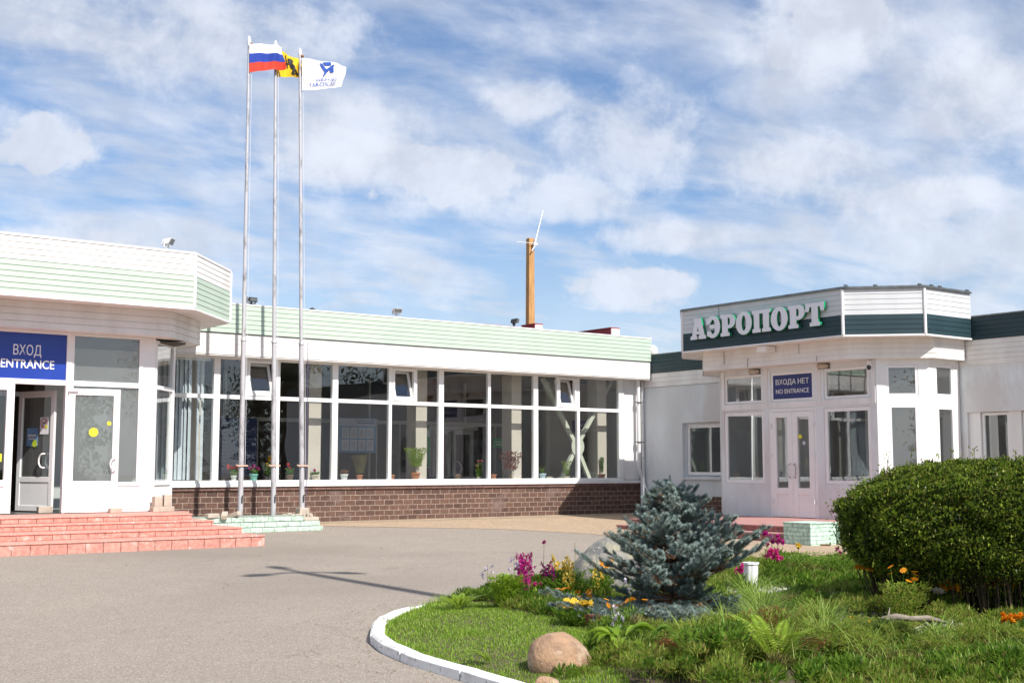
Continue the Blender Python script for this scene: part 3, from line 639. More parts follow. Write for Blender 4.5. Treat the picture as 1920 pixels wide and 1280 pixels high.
board('information_board', 'green framed board of white sheets behind the round leafy pot plant', 'notice board', 18.86, 19.62, 1.30, 2.36, 30.2, M['sgreen'], M['lettw'], 3, 2, 1, frame=M['alu'])
bl = board('departures_board', 'dark blue board of small text lines behind the second flagpole', 'notice board', 13.05, 14.15, 1.05, 2.55, 30.0, M['bluedk'], None, 0, 0, 1)
m_ = MB()
for k in range(14): m_.box(13.15 + random.random() * .05, 13.75 + random.random() * .3, 29.992, 29.996, 1.15 + k * .096, 1.16 + k * .096)
m_.build('print', M['boardb'], bl)
def plate(name, label, x0, x1, z0, z1, y, m, lines, cat='sign', lm='lettw'):
    t = empty(name, ((x0 + x1) / 2, y, z0), label, cat); b = MB(); b.box(x0, x1, y, y + .02, z0, z1); b.build('panel', m, t); q = MB()
    for (a, b_, c) in lines:
        x = x0 + a * (x1 - x0)
        while x < x0 + b_ * (x1 - x0): w = random.uniform(.03, .08); q.box(x, min(x + w, x0 + b_ * (x1 - x0)), y - .004, y - .001, z0 + c * (z1 - z0), z0 + (c + .10) * (z1 - z0)); x += w + .015
    q.build('lettering', M[lm], t); return t
plate('direction_sign', 'small bright green sign low on the partition beside the second column', 15.58, 15.98, 1.93, 2.22, 30.2, M['sgreen'], [(.2, .8, .55)])
plate('direction_sign', 'wide green sign with two white lines above the dark red leaved plant', 21.85, 22.58, 1.86, 2.14, 30.2, M['sgreen'], [(.05, .95, .55), (.12, .85, .28)])
bs = plate('lounge_sign', 'blue sign with a small white aircraft mark above the dark inner doorway', 23.5, 24.2, 2.28, 2.66, 28.5, M['bluedk'], [(.2, .8, .22), (.15, .85, .06)])
m_ = MB(); cx_, cz_ = 23.85, 2.52
for (ax, az_, bx, bz_) in ((-.01, -.05, .01, .06), (-.06, .0, .06, .015), (-.03, -.05, .03, -.038)): m_.box(cx_ + ax, cx_ + bx, 28.492, 28.496, cz_ + az_, cz_ + bz_)
m_.build('aircraft_mark', M['lettw'], bs)
for k, (x, lab) in enumerate(((19.75, 'teal seats in a row under the inner double door'), (22.3, 'teal seats in a row below the wide green sign'))):
    t = empty('waiting_bench', (x, 28.9, .06), lab, 'bench'); s_ = MB()
    for j in range(3):
        s_.box(x - .8 + j * .55, x - .32 + j * .55, 28.7, 29.15, .50, .54); s_.box(x - .8 + j * .55, x - .32 + j * .55, 29.15, 29.19, .60, 1.02)
    s_.build('seat', M['chair'], t); s_ = MB(); s_.tube([(x - .85, 28.95, .47), (x + .85, 28.95, .47)], .02, 8); s_.tube([(x - .6, 28.95, .47), (x - .6, 28.95, .06)], .02, 8); s_.tube([(x + .6, 28.95, .47), (x + .6, 28.95, .06)], .02, 8)
    for j in range(4): s_.tube([(x - .83 + j * .55, 28.7, .7), (x - .83 + j * .55, 29.12, .7)], .015, 6)
    s_.build('bench_frame', M['chair'], t)

# ------------------------------------------------------------------ roof fittings over the hall
def roofbox(x0, x1, y0, y1, z1, white, lab):
    t = empty('rooflight_housing', ((x0 + x1) / 2, y0, 4.72), lab, 'roof box')
    b = MB(); b.box(x0, x1, y0, y1, 4.72, z1); b.build('cladding', M['red'], t, bevel=.01)
    b = MB(); b.box(x0 - .02, x1 + .02, y0 - .02, y1 + .02, z1 + .002, z1 + .03); b.build('lid', M['red'], t)
    if white: b = MB(); b.box(x0 + .01, x1 - .005, y0 - .035, y0 - .003, 4.72, z1 - .005); b.build('end_panel', M['white'], t)
roofbox(20.62, 21.82, 28.95, 30.2, 5.33, False, 'long low dark red roof box left of the timber mast')
roofbox(21.86, 22.14, 28.2, 28.8, 5.36, True, 'narrow red roof box with white end at the foot of the mast')
roofbox(24.76, 25.10, 28.2, 31.5, 5.44, True, 'dark red roof box with a white end near the right corner of the hall')
mast = empty('timber_mast', (22.35, 29, 4.72), 'thick orange brown timber mast standing on the hall roof', 'mast')
b = MB(); b.hexa([(22.20, 28.90, 4.72), (22.41, 28.88, 4.72), (22.42, 29.08, 4.72), (22.21, 29.09, 4.72), (22.22, 28.90, 8.02), (22.40, 28.89, 8.02), (22.405, 29.05, 8.02), (22.22, 29.06, 8.02)]); b.build('post', M['wood'], mast, bevel=.012)
b = MB(); b.tube([(22.34, 28.8, 7.82), (22.66, 28.8, 8.88)], [.022, .012], 8); ant = b.build('whip_antenna', M['pvc'], mast)
b = MB(); b.box(22.28, 22.42, 28.76, 28.85, 7.80, 7.87); b.tube([(21.7, 28.84, 7.83), (22.3, 28.82, 7.86)], .008, 5); b.tube([(22.24, 28.8, 7.62), (22.36, 28.78, 7.82)], .02, 6); b.build('bracket', M['pvc'], ant)
def flood(x, y, z, lab, m, w=.26, h=.2, rot=0, tiltx=0):
    w *= .85; h *= .85; z -= .02
    t = empty('floodlight', (x, y, z), lab, 'floodlight', None); rm = Matrix.Rotation(R(rot), 4, 'Z')
    def P(a, b_, c): v = rm @ Vector((a, b_, c)); return (x + v.x, y + v.y, z + v.z)
    q = MB(); q.hexa([P(-w / 2, -.09, .12 + tiltx), P(w / 2, -.09, .12 + tiltx), P(w / 2 * .8, .07, .14), P(-w / 2 * .8, .07, .14), P(-w / 2, -.09 - tiltx, .12 + h), P(w / 2, -.09 - tiltx, .12 + h), P(w / 2 * .8, .05, .10 + h), P(-w / 2 * .8, .05, .10 + h)]); q.build('lamp_housing', m, t, bevel=.008)
    q = MB(); q.hexa([P(-w / 2 + .02, -.1, .14), P(w / 2 - .02, -.1, .14), P(w / 2 - .02, -.092, .14), P(-w / 2 + .02, -.092, .14), P(-w / 2 + .02, -.1 - tiltx, .10 + h), P(w / 2 - .02, -.1 - tiltx, .10 + h), P(w / 2 - .02, -.092 - tiltx, .10 + h), P(-w / 2 + .02, -.092 - tiltx, .10 + h)]); q.build('lens', M['cap'], t)
    q = MB(); q.tube([P(0, 0, 0), P(0, 0, .14)], .022, 8); q.tube([P(-w / 2, 0, .1), P(-w / 2, 0, .24)], .012, 6); q.tube([P(w / 2, 0, .1), P(w / 2, 0, .24)], .012, 6); q.tube([P(-w / 2, 0, .1), P(w / 2, 0, .1)], .012, 6); q.build('bracket', m, t)
flood(8.78, 22.75, 5.36, 'white floodlight on the roof edge of the left entrance pavilion', M['pvc'], .2, .17, 40, .05)
flood(12.10, 26.1, 4.90, 'black floodlight on the hall roof edge just right of the left flagpole', M['darkmetal'], .26, .13, 10, .0)
flood(15.95, 26.1, 4.93, 'light grey floodlight on the hall roof edge right of the flagpoles', M['steel'], .26, .14, -8, .02)
flood(19.55, 26.1, 4.92, 'dark grey floodlight on the hall roof edge beside the timber mast', M['darkmetal'], .24, .16, 35, .03)
t = empty('roof_vent', (14.9, 28.5, 4.72), 'tiny dark vent cowl just showing above the hall roof', 'vent'); b = MB(); b.lathe((14.9, 28.5, 4.72), [(.08, 0), (.08, .45), (.15, .47), (.15, .54), (.02, .62)], 14); b.build('cowl', M['darkmetal'], t)
t = empty('wall_lamp', (24.42, 26.0, 4.38), 'round white lamp at the right end of the mint siding', 'lamp')
b = MB(); b.lathe((24.46, 26.02, 4.40), [(.02, 0), (.10, .03), (.13, .10), (.13, .22), (.09, .30), (.02, .34)], 16); b.build('globe', M['frieze'], t); b = MB(); b.tube([(24.36, 26.1, 4.55), (24.46, 26.05, 4.55)], .02, 6); b.tube([(24.42, 25.98, 4.4), (24.48, 25.97, 4.28), (24.44, 25.98, 4.15)], .008, 5); b.build('arm', M['pvc'], t)

# ------------------------------------------------------------------ left entrance pavilion
PY = 23.6
P = LF((0, PY), (1, 0), (0, -1))
pav = empty('entrance_pavilion', (7.0, 23.6, .44), 'left entrance pavilion with white and mint siding above its glass doors', 'building')
PF = [(2.0, 22.6), (9.31, 22.6), (10.78, 24.27), (10.78, 26.3)]
mb = MB(); siding(mb, PF, 4.30, 5.33, 10, lambda k: 1 if k < 6 else 0); mb.build('fascia_siding', [M['frieze'], M['mint']], pav)
mb = MB(); strip(mb, PF, .014, -.12, 5.332, 5.375); strip(mb, PF, .016, -.05, 4.262, 4.298); mb.build('fascia_trim', M['white'], pav)
for (x, y) in PF[1:3]: mb = MB(); mb.tube([(x, y, 4.30), (x, y, 5.33)], .032, 8); mb.build('corner_trim', M['white'], pav)
S1 = offset(PF, -.04); S2 = offset([(2.0, 23.15), (9.07, 23.15), (10.2, 24.43), (10.2, 26.4)], 0)
mb = MB()
for i in range(3):
    n_ = 5
    for k in range(n_):
        def l(p, q, f): return p.lerp(q, f)
        a0 = l(S1[i], S2[i], k / n_); a1 = l(S1[i + 1], S2[i + 1], k / n_); b0 = l(S1[i], S2[i], (k + .93) / n_); b1 = l(S1[i + 1], S2[i + 1], (k + .93) / n_)
        mb.hexa([(a0.x, a0.y, 4.268), (a1.x, a1.y, 4.268), (b1.x, b1.y, 4.268), (b0.x, b0.y, 4.268), (a0.x, a0.y, 4.285), (a1.x, a1.y, 4.285), (b1.x, b1.y, 4.285), (b0.x, b0.y, 4.285)])
    mb.add([(S1[i].x, S1[i].y, 4.287), (S1[i + 1].x, S1[i + 1].y, 4.287), (S2[i + 1].x, S2[i + 1].y, 4.287), (S2[i].x, S2[i].y, 4.287)], [(0, 1, 2, 3)])
mb.build('soffit', M['frieze'], pav)
FR = [(2.0, 23.15), (9.07, 23.15), (10.2, 24.43), (10.2, 26.4)]
mb = MB(); siding(mb, FR, 3.777, 4.266, 4); mb.build('frieze', M['frieze'], pav)
BP = [(2.0, 23.6), (8.95, 23.6), (9.65, 24.4), (9.65, 26.4)]
a = offset(FR, -.015); b_ = offset(BP, -.12); mb = MB()
for i in range(3): mb.hexa([(a[i].x, a[i].y, 3.779), (a[i + 1].x, a[i + 1].y, 3.779), (b_[i + 1].x, b_[i + 1].y, 3.779), (b_[i].x, b_[i].y, 3.779), (a[i].x, a[i].y, 3.80), (a[i + 1].x, a[i + 1].y, 3.80), (b_[i + 1].x, b_[i + 1].y, 3.80), (b_[i].x, b_[i].y, 3.80)])
mb.build('lower_soffit', M['frieze'], pav)
mb = MB(); mb.poly([(2.0, 22.7), (9.27, 22.7), (10.68, 24.31), (10.68, 30), (2.0, 30)], 5.05, 5.2); mb.build('roof', M['roof'], pav)
# front frame
def fx(mb, a0, a1, z0, z1, d0=-.05, d1=.03, mi=0, L=P): mb.lbox(L, a0, a1, d0, d1, z0, z1, mi)
PZ = .44
mb = MB()
fx(mb, 8.70, 8.95, PZ, 3.777, -.2, .02)                         # corner post
fx(mb, 7.24, 7.335, PZ, 3.73, -.08, .045)                       # post right of the door
fx(mb, 5.10, 5.20, PZ, 3.73, -.08, .045)
fx(mb, 3.0, 8.70, 3.73, 3.777, -.08, .05)
fx(mb, 5.20, 7.24, 2.79, 2.885, -.07, .04); fx(mb, 7.335, 8.70, 2.79, 2.885, -.07, .04)
fx(mb, 7.335, 8.70, .93, 1.0, -.05, .03)
fx(mb, 7.335, 7.385, 1.0, 2.79); fx(mb, 8.63, 8.70, 1.0, 2.79); fx(mb, 7.335, 7.385, 2.885, 3.73); fx(mb, 8.63, 8.70, 2.885, 3.73)
fx(mb, 3.0, 5.10, PZ, 3.73, -.1, 0)
mb.build('door_surround', M['pvc'], pav, bevel=.004)
mb = MB(); fx(mb, 7.335, 8.70, PZ, .93, -.04, .01); mb.rect(P, 7.40, 8.64, PZ + .05, .90, .035, .01, .022); mb.build('kick_panel', M['pvc'], pav)
mb = MB(); fx(mb, 7.385, 8.63, 1.0, 2.79, -.012, -.006); lo = mb.build('lower_pane', M['glassp'], pav)
mb = MB(); fx(mb, 7.385, 8.63, 2.885, 3.73, -.012, -.006); mb.build('upper_pane', M['glassp'], pav)
# chamfer
C = LF((8.95, 23.6), (.70, .80), (.80, -.70)); cl = math.hypot(.7, .8)
mb = MB(); fx(mb, .0, .07, PZ, 3.74, -.05, .03, L=C); fx(mb, cl - .10, cl, PZ, 3.74, -.08, .03, L=C); fx(mb, .07, cl - .10, 3.68, 3.74, L=C); fx(mb, .07, cl - .10, 2.79, 2.87, L=C); fx(mb, .07, cl - .10, .93, 1.0, L=C)
cf = mb.build('side_window', M['pvc'], pav, bevel=.004)
mb = MB(); fx(mb, .07, cl - .10, PZ, .93, -.04, .01, L=C); mb.build('kick_panel', M['pvc'], cf)
mb = MB(); fx(mb, .07, cl - .10, 1.0, 2.79, -.012, -.006, L=C); fx(mb, .07, cl - .10, 2.87, 3.68, -.012, -.006, L=C); mb.build('pane', M['glass'], cf)
mb = MB(); mb.box(9.60, 9.66, 24.42, 26.4, 0, .93); mb.box(9.60, 9.66, 26.0, 26.4, .93, 3.75); mb.box(9.60, 9.66, 24.42, 26.0, 3.66, 3.75); mb.box(9.60, 9.66, 25.2, 25.28, .93, 3.66); mb.build('side_wall', M['pvc'], pav)
mb = MB(); mb.box(9.625, 9.632, 24.42, 25.2, .93, 3.66); mb.box(9.625, 9.632, 25.28, 26.0, .93, 3.66); mb.build('side_pane', M['glass'], pav)
# closed leaf left of the opening
mb = MB(); fx(mb, 5.20, 5.31, PZ + .01, 2.79, -.05, .035); fx(mb, 6.20, 6.335, PZ + .01, 2.79, -.05, .035); fx(mb, 5.31, 6.20, 2.67, 2.79, -.05, .035); fx(mb, 5.31, 6.20, .93, 1.05, -.05, .035); fx(mb, 5.31, 6.20, PZ + .01, .56, -.05, .035)
dl = mb.build('closed_door', M['pvc'], pav, bevel=.004)
mb = MB(); fx(mb, 5.31, 6.20, .56, .93, -.03, .01); mb.build('panel', M['pvc'], dl); mb = MB(); fx(mb, 5.31, 6.20, 1.05, 2.67, -.012, -.006); mb.build('pane', M['glass'], dl)
mb = MB(); fx(mb, 6.0, 6.16, 1.38, 1.52, -.004, -.002); mb.build('sticker', M['yellow'], dl)
# open leaf folded back against the fixed pane
ang = R(-7); OL = LF((7.30, PY - .075), (math.cos(ang), math.sin(ang)), (math.sin(ang), -math.cos(ang))); lw_ = .93
mb = MB(); fx(mb, 0, .11, PZ + .005, 2.74, -.05, .0, L=OL); fx(mb, lw_ - .12, lw_, PZ + .005, 2.74, -.05, 0, L=OL); fx(mb, .11, lw_ - .12, 2.62, 2.74, -.05, 0, L=OL); fx(mb, .11, lw_ - .12, .90, 1.02, -.05, 0, L=OL); fx(mb, .11, lw_ - .12, PZ + .005, .55, -.05, 0, L=OL)
ol = mb.build('open_door', M['pvc'], pav, bevel=.005); ol['label'] = 'open glass door leaf folded back to the right'
mb = MB(); fx(mb, .11, lw_ - .12, .55, .90, -.04, -.012, L=OL); mb.rect(OL, .13, lw_ - .14, .57, .88, .012, -.012, -.006); mb.build('panel', M['pvc'], ol)
mb = MB(); fx(mb, .11, lw_ - .12, 1.02, 2.62, -.03, -.024, L=OL); mb.build('pane', M['glassp'], ol)
def disc(L, a, z, r, d, m, par, name='sticker'):
    q = MB(); n = 20; pr = [L(a + r * math.cos(2 * math.pi * k / n), d, z + r * math.sin(2 * math.pi * k / n)) for k in range(n)]; q.add(pr, [tuple(range(n))])
    pr2 = [L(a + r * math.cos(2 * math.pi * k / n), d - .002, z + r * math.sin(2 * math.pi * k / n)) for k in range(n)]; q.add(pr2, [tuple(range(n))[::-1]]); return q.build(name, m, par)
disc(OL, .46, 1.93, .085, -.018, M['yellow'], ol); disc(OL, .74, 2.10, .04, -.018, M['yellow'], ol)
mb = MB(); c_ = OL(lw_ - .07, 0, 1.34); dhandle(mb, c_, OL.u, OL.n, .115, .016); mb.build('handle', M['pvc'], ol)
mb = MB(); mb.lbox(OL, -.02, .16, .0, .03, 2.67, 2.71); mb.build('door_closer', M['steel'], ol)
# inner leaf seen through the doorway, posters on it
IL = LF((7.18, 24.0), (-.40, .92), (-.92, -.40))
mb = MB(); w_ = 1.0
for (a, b2, c, d) in ((0, .1, .46, 2.72), (w_ - .1, w_, .46, 2.72), (.1, w_ - .1, 2.60, 2.72), (.1, w_ - .1, 1.0, 1.1), (.1, w_ - .1, .46, .56)): mb.lbox(IL, a, b2, -.05, 0, c, d)
il = mb.build('inner_door', M['pvc'], pav, bevel=.004)
mb = MB(); mb.lbox(IL, .1, w_ - .1, -.04, -.012, .56, 1.0); mb.build('panel', M['pvc'], il); mb = MB(); mb.lbox(IL, .1, w_ - .1, -.03, -.024, 1.1, 2.60); mb.build('pane', M['glassp'], il)
mb = MB(); dhandle(mb, IL(.22, 0, 1.40), -IL.u, IL.n, .13, .017); mb.build('handle', M['pvc'], il)
mb = MB(); mb.lbox(IL, .46, .76, -.02, -.015, 1.68, 2.02); po = mb.build('poster', M['boardb'], il); mb = MB(); mb.lbox(IL, .50, .72, -.0148, -.012, 1.86, 1.90); mb.lbox(IL, .53, .70, -.0148, -.012, 1.80, 1.83); mb.build('print', M['lettw'], po); disc(IL, .53, 1.73, .07, -.010, M['lime'], po)
mb = MB(); mb.lbox(IL, .17, .40, -.02, -.015, 1.90, 2.22); po = mb.build('no_smoking_sign', M['lettw'], il)
mb = MB(); n = 24
for k in range(n):
    t0, t1 = 2 * math.pi * k / n, 2 * math.pi * (k + 1) / n
    q = [IL(.285 + r_ * math.cos(t_), -.012, 2.11 + r_ * math.sin(t_)) for r_, t_ in ((.075, t0), (.075, t1), (.092, t1), (.092, t0))]; mb.add(q, [(0, 1, 2, 3)])
mb.add([IL(.225, -.011, 2.17), IL(.235, -.011, 2.18), IL(.345, -.011, 2.05), IL(.335, -.011, 2.04)], [(0, 1, 2, 3)]); mb.build('prohibition_ring', M['red_ink'], po)
mb = MB(); mb.lbox(IL, .235, .335, -.0145, -.0125, 2.105, 2.12); mb.build('cigarette', M['black'], po); disc(IL, .225, 2.04, .035, -.0105, M['yellow'], po)
# pavilion interior
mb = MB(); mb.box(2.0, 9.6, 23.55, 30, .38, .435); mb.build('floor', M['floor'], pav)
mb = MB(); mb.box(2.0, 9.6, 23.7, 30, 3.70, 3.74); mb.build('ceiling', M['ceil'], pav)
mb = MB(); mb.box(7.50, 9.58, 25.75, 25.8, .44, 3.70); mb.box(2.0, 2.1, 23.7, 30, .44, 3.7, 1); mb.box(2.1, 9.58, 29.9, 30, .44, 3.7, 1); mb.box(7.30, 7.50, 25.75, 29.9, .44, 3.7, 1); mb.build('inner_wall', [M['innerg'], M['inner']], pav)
mb = MB(); mb.box(5.3, 5.36, 25.4, 25.46, .44, 2.75); mb.box(5.3, 7.3, 25.4, 25.46, 2.66, 2.75); mb.box(6.55, 6.62, 27.4, 27.46, .44, 2.4); mb.box(6.2, 7.0, 28.2, 28.5, .95, .99); mb.box(6.2, 7.0, 28.2, 28.5, .62, .65); mb.build('vestibule_frame', M['steel'], pav)
# entrance sign
t = empty('entrance_sign', (6.22, PY, 2.887), 'blue ENTRANCE sign above the left doors with white Cyrillic word over it', 'sign')
mb = MB(); fx(mb, 5.20, 7.24, 2.887, 3.728, -.02, .005); mb.build('panel', M['blue'], t)
text_on(P, 'ВХОД', .262, 6.53, 3.40, .01, M['lettw'], t, fitw=.50)
text_on(P, 'ENTRANCE', .22, 6.545, 3.15, .01, M['lettw'], t, bold=.003, fitw=.95)
# steps
t = empty('entrance_steps', (7.5, 21.5, g(21)), 'broad pink painted steps with worn white patches below the left entrance', 'steps')
for (y0, xr, z0, z1) in ((20.57, 9.89, -.25, .085), (21.2, 9.74, .085, .205), (21.8, 9.45, .205, .318), (22.2, 9.2, .318, .43)):
    mb = MB(); y1 = 23.55 if z1 > .4 else 24.4
    mb.box(1.0, xr, y0, y1, z0, z1 - .03, 0)
    mb.box(1.0, xr + .012, y0 - .014, y1, z1 - .03 + .0, z1, 1)
    mb.build('step', [M['pink'], M['pinktop']], t, bevel=.012)
mb = MB(); mb.box(9.0, 9.60, 23.3, 24.3, .318, .43); mb.build('landing', M['pinktop'], t)
# loose bricks
def brickobj(x, y, z, rz, lab, name='loose_brick', sx=.25, sy=.12, sz=.088, tilt=0, m='rub', cat='brick', group=None):
    b = MB(); b.box(-sx / 2, sx / 2, -sy / 2, sy / 2, 0, sz)
    o = b.build(name, M[m], origin=(0, 0, 0), bevel=.008); o.location = (x, y, z); o.rotation_euler = (0, R(tilt), R(rz)); tag(o, lab, cat, group); return o
brickobj(9.10, 23.42, .431, 0, 'flat lowest brick of the small pile at the pavilion corner', sx=.42, sy=.2, sz=.10, m='rub')
brickobj(9.0, 23.42, .531, 5, 'left upright brick on the small pile at the pavilion corner', sx=.16, sy=.14, sz=.19)
brickobj(9.19, 23.42, .531, -6, 'right, taller upright brick on the small pile at the pavilion corner', sx=.14, sy=.14, sz=.22)
brickobj(8.17, 23.35, .431, 3, 'grey brick holding the open glass door against the step', sx=.23, sy=.12, sz=.09)
brickobj(7.05, 23.95, .436, 4, 'brown block propping the inner door leaf', sx=.26, sy=.12, sz=.12)
#PART3
# ------------------------------------------------------------------ flagpole base and poles
t = empty('brick_plinth', (11.3, 24.3, g(24)), 'crumbling mint painted brick base under the three flagpoles', 'plinth')
mb = MB(); mb.box(9.95, 12.78, 23.80, 24.95, -.12, .045); mb.build('lower_course', M['minto'], t, bevel=.01)
mb = MB(); mb.box(9.80, 12.74, 23.86, 24.9, .05, .155); mb.build('middle_course', M['minto'], t, bevel=.012)
mb = MB(); mb.box(9.70, 12.40, 23.90, 24.85, .16, .265); mb.build('upper_course', M['minto'], t, bevel=.014)
mb = MB(); random.seed(3)
mb.poly([(12.40, 23.9), (12.75, 23.93), (12.79, 24.4), (12.74, 24.85), (12.40, 24.85)], .158, .235)
for k in range(16):
    x = random.uniform(12.2, 12.75); y = random.uniform(23.88, 24.7); r_ = random.uniform(.04, .1); a = random.uniform(0, 3)
    p = [(x + r_ * random.uniform(.6, 1) * math.cos(a + 2 * math.pi * j / 5), y + r_ * random.uniform(.6, 1) * math.sin(a + 2 * math.pi * j / 5)) for j in range(5)]; mb.poly(p, .235, .265 + random.uniform(0, .05))
mb.poly([(12.44, 24.2), (12.66, 24.2), (12.66, 24.42), (12.44, 24.42)], .235, .42)
mb.build('broken_concrete', M['concrete'], t, bevel=.008)
mb = MB(); mb.box(9.72, 12.72, 23.94, 24.8, .045, .05); mb.box(9.72, 12.3, 23.94, 24.8, .155, .16); mb.build('dark_joint', M['black'], t)
brickobj(10.62, 23.95, .268, 62, 'grey brick lying askew on the mint base, leftmost of two', tilt=-14, sx=.3); brickobj(10.84, 23.98, .268, 118, 'grey brick leaning on its neighbour on the mint base', tilt=16, sx=.3)
brickobj(10.35, 23.93, .266, 8, 'pale painted brick lying flat left of the askew bricks', sx=.26, m='concrete')
PX = [(11.12, 24.3, 11.09, 10.50, 'leftmost flagpole, tallest of the three, flying the white blue and red flag'),
      (11.87, 24.3, 11.71, 10.53, 'middle flagpole, flying the yellow flag'),
      (12.54, 24.3, 12.30, 10.48, 'rightmost flagpole, flying the white airport flag')]
TOPS = []
for (x0, y0, x1, z1, lab) in PX:
    t = empty('flagpole', (x0, y0, .26), lab, 'flagpole', 'flagpoles in front of the hall')
    def at_z(z): f = (z - .26) / (z1 - .26); return (x0 + (x1 - x0) * f, y0, z)
    TOPS.append(at_z)
    b = MB(); b.tube([at_z(.2), at_z(3.92)], [.056, .052], 14); b.tube([at_z(3.92), at_z(3.99)], [.066, .05], 14); b.build('lower_tube', M['steel'], t)
    b = MB(); b.tube([at_z(3.99), at_z(7.2)], [.043, .038], 12); b.tube([at_z(7.2), at_z(z1 - .22)], [.034, .03], 12); b.build('upper_tube', M['steel'], t)
    b = MB(); b.tube([at_z(z1 - .22), at_z(z1 - .12), at_z(z1 - .04), at_z(z1)], [.03, .045, .03, .012], 10); b.build('finial', M['pipew'], t)
    p = Vector(at_z(z1 - .18)); b = MB(); b.tube([p + Vector((.0, -.02, 0)), p + Vector((.07, -.02, 0))], .035, 10); b.build('pulley', M['rust'], t)
    p = Vector(at_z(1.31)); b = MB(); b.box(p.x - .12, p.x + .12, p.y - .075, p.y - .05, p.z - .012, p.z + .018); b.tube([(p.x - .12, p.y - .07, p.z + .003), (p.x - .14, p.y - .07, p.z + .02)], .018, 6); b.build('cleat', M['clampw'], t)
    b = MB(); b.tube([Vector(at_z(z1 - .18)) + Vector((.055, -.03, 0)), Vector(at_z(1.33)) + Vector((.06, -.06, 0))], .004, 4); b.build('halyard', M['pipew'], t)
    p = Vector(at_z(.62)); b = MB(); b.box(p.x - .012, p.x + .02, p.y - .068, p.y - .05, p.z - .08, p.z + .05); b.tube([p + Vector((.01, -.05, .07)), p + Vector((.03, -.075, .07))], .012, 6); b.build('bolt', M['darkmetal'], t)
for (z, r_, lab, cells_) in ((4.0, .017, 'thin upper crossbar tying the three flagpoles together', 1), (1.90, .017, 'lower white crossbar between the flagpoles at window height', 1)):
    b = MB(); p = [TOPS[i](z) for i in range(3)]
    b.tube([p[0], p[1]], r_, 8); b.tube([p[1], (p[2][0], p[2][1], z - .02)], r_, 8); tag(b.build('crossbar', M['pipew'], origin=p[0]), lab, 'crossbar')
b = MB(); b.tube([(12.60, 24.24, .35), (12.585, 24.24, 3.95)], .008, 6); tag(b.build('cable', mat('violet_cable', (.10, .08, .17), .5), origin=(12.6, 24.24, .35)), 'dark violet cable running up the rightmost flagpole', 'cable')
# flags
def flag_surf(c, amp, ph, nw=2.2, y0=24.24, curl=0.0):
    (ax, az), (bx, bz_), (cx_, cz_), (dx, dz) = c            # hoist top, fly top, fly bottom, hoist bottom
    def S(u, v, off=0.0):
        x = (ax * (1 - u) + bx * u) * (1 - v) + (dx * (1 - u) + cx_ * u) * v; z = (az * (1 - u) + bz_ * u) * (1 - v) + (dz * (1 - u) + cz_ * u) * v
        w = math.sin(u * nw * 2 * math.pi + v * 1.4 + ph) * amp * (0.25 + u) + math.sin(u * 7 - v * 5 + ph * 2) * amp * .35 * u
        z += math.sin(u * math.pi * 1.3 + ph) * .018 * u + curl * math.sin(math.pi * u) * (1 - v)
        return Vector((x + .02 * math.sin(v * 6 + u * 9 + ph) * u, y0 + w - off - .10 * u, z))
    return S
def flag_cloth(S, bands, par, nu=48, nv=36):
    for (v0, v1, m) in bands:
        n = max(2, int(nv * (v1 - v0))); vs = []; fs = []
        for side in (0, 1):
            for j in range(n + 1):
                for i in range(nu + 1): vs.append(S(i / nu, v0 + (v1 - v0) * j / n, -.0015 if side else .0015))
        w = nu + 1; o = (n + 1) * w
        for j in range(n):
            for i in range(nu):
                q = (j * w + i, j * w + i + 1, (j + 1) * w + i + 1, (j + 1) * w + i); fs.append(q[::-1]); fs.append(tuple(o + k for k in q))
        b = MB(); b.add(vs, fs, 0, True); b.build('cloth' if len(bands) == 1 else 'stripe', m, par)
def subdiv_uv(bm, cell=.04):
    bmesh.ops.triangulate(bm, faces=bm.faces[:])
    for _ in range(5):
        es = [e for e in bm.edges if e.calc_length() > cell]
        if not es: break
        bmesh.ops.subdivide_edges(bm, edges=es, cuts=1); bmesh.ops.triangulate(bm, faces=bm.faces[:])
def on_flag(S, polys, m, par, name, sub=True):
    bm = bmesh.new()
    for p in polys: bm.faces.new([bm.verts.new((u, v, 0)) for u, v in p])
    subdiv_uv(bm)
    for v in bm.verts: v.co = S(v.co.x, v.co.y, .022)
    me = bpy.data.meshes.new(name); bm.to_mesh(me); bm.free(); link(name, me, [m], par)
def XZ(px, py, Y=24.24):
    """pixel of the photograph to the flag plane (only used to take measurements of the flags' corners)"""
    p = R(5.749); a = R(53.25); f = Vector((math.cos(a) * math.cos(p), math.sin(a) * math.cos(p), math.sin(p))); r_ = Vector((math.sin(a), -math.cos(a), 0)); u = r_.cross(f)
    d = f + r_ * ((px - 960) / 2344) + u * ((640 - py) / 2344); t_ = Y / d.y; return (d.x * t_, EYE + d.z * t_)
S1_ = flag_surf([XZ(468, 82), XZ(527, 88), XZ(532, 131), XZ(468, 136)], .045, .5)
t = empty('flag', TOPS[0](9.6), 'white, blue and red striped flag on the left pole', 'flag')
flag_cloth(S1_, [(0, .34, M['fw']), (.34, .67, M['fb']), (.67, 1, M['fr'])], t)
S2_ = flag_surf([XZ(517, 92, 24.4), XZ(575, 122, 24.4), XZ(566, 146, 24.4), XZ(518, 145, 24.4)], .05, 2.0, y0=24.4)
t = empty('flag', TOPS[1](9.5), 'yellow flag with a black bear carrying a pole, on the middle pole', 'flag')
flag_cloth(S2_, [(0, 1, M['fy'])], t)
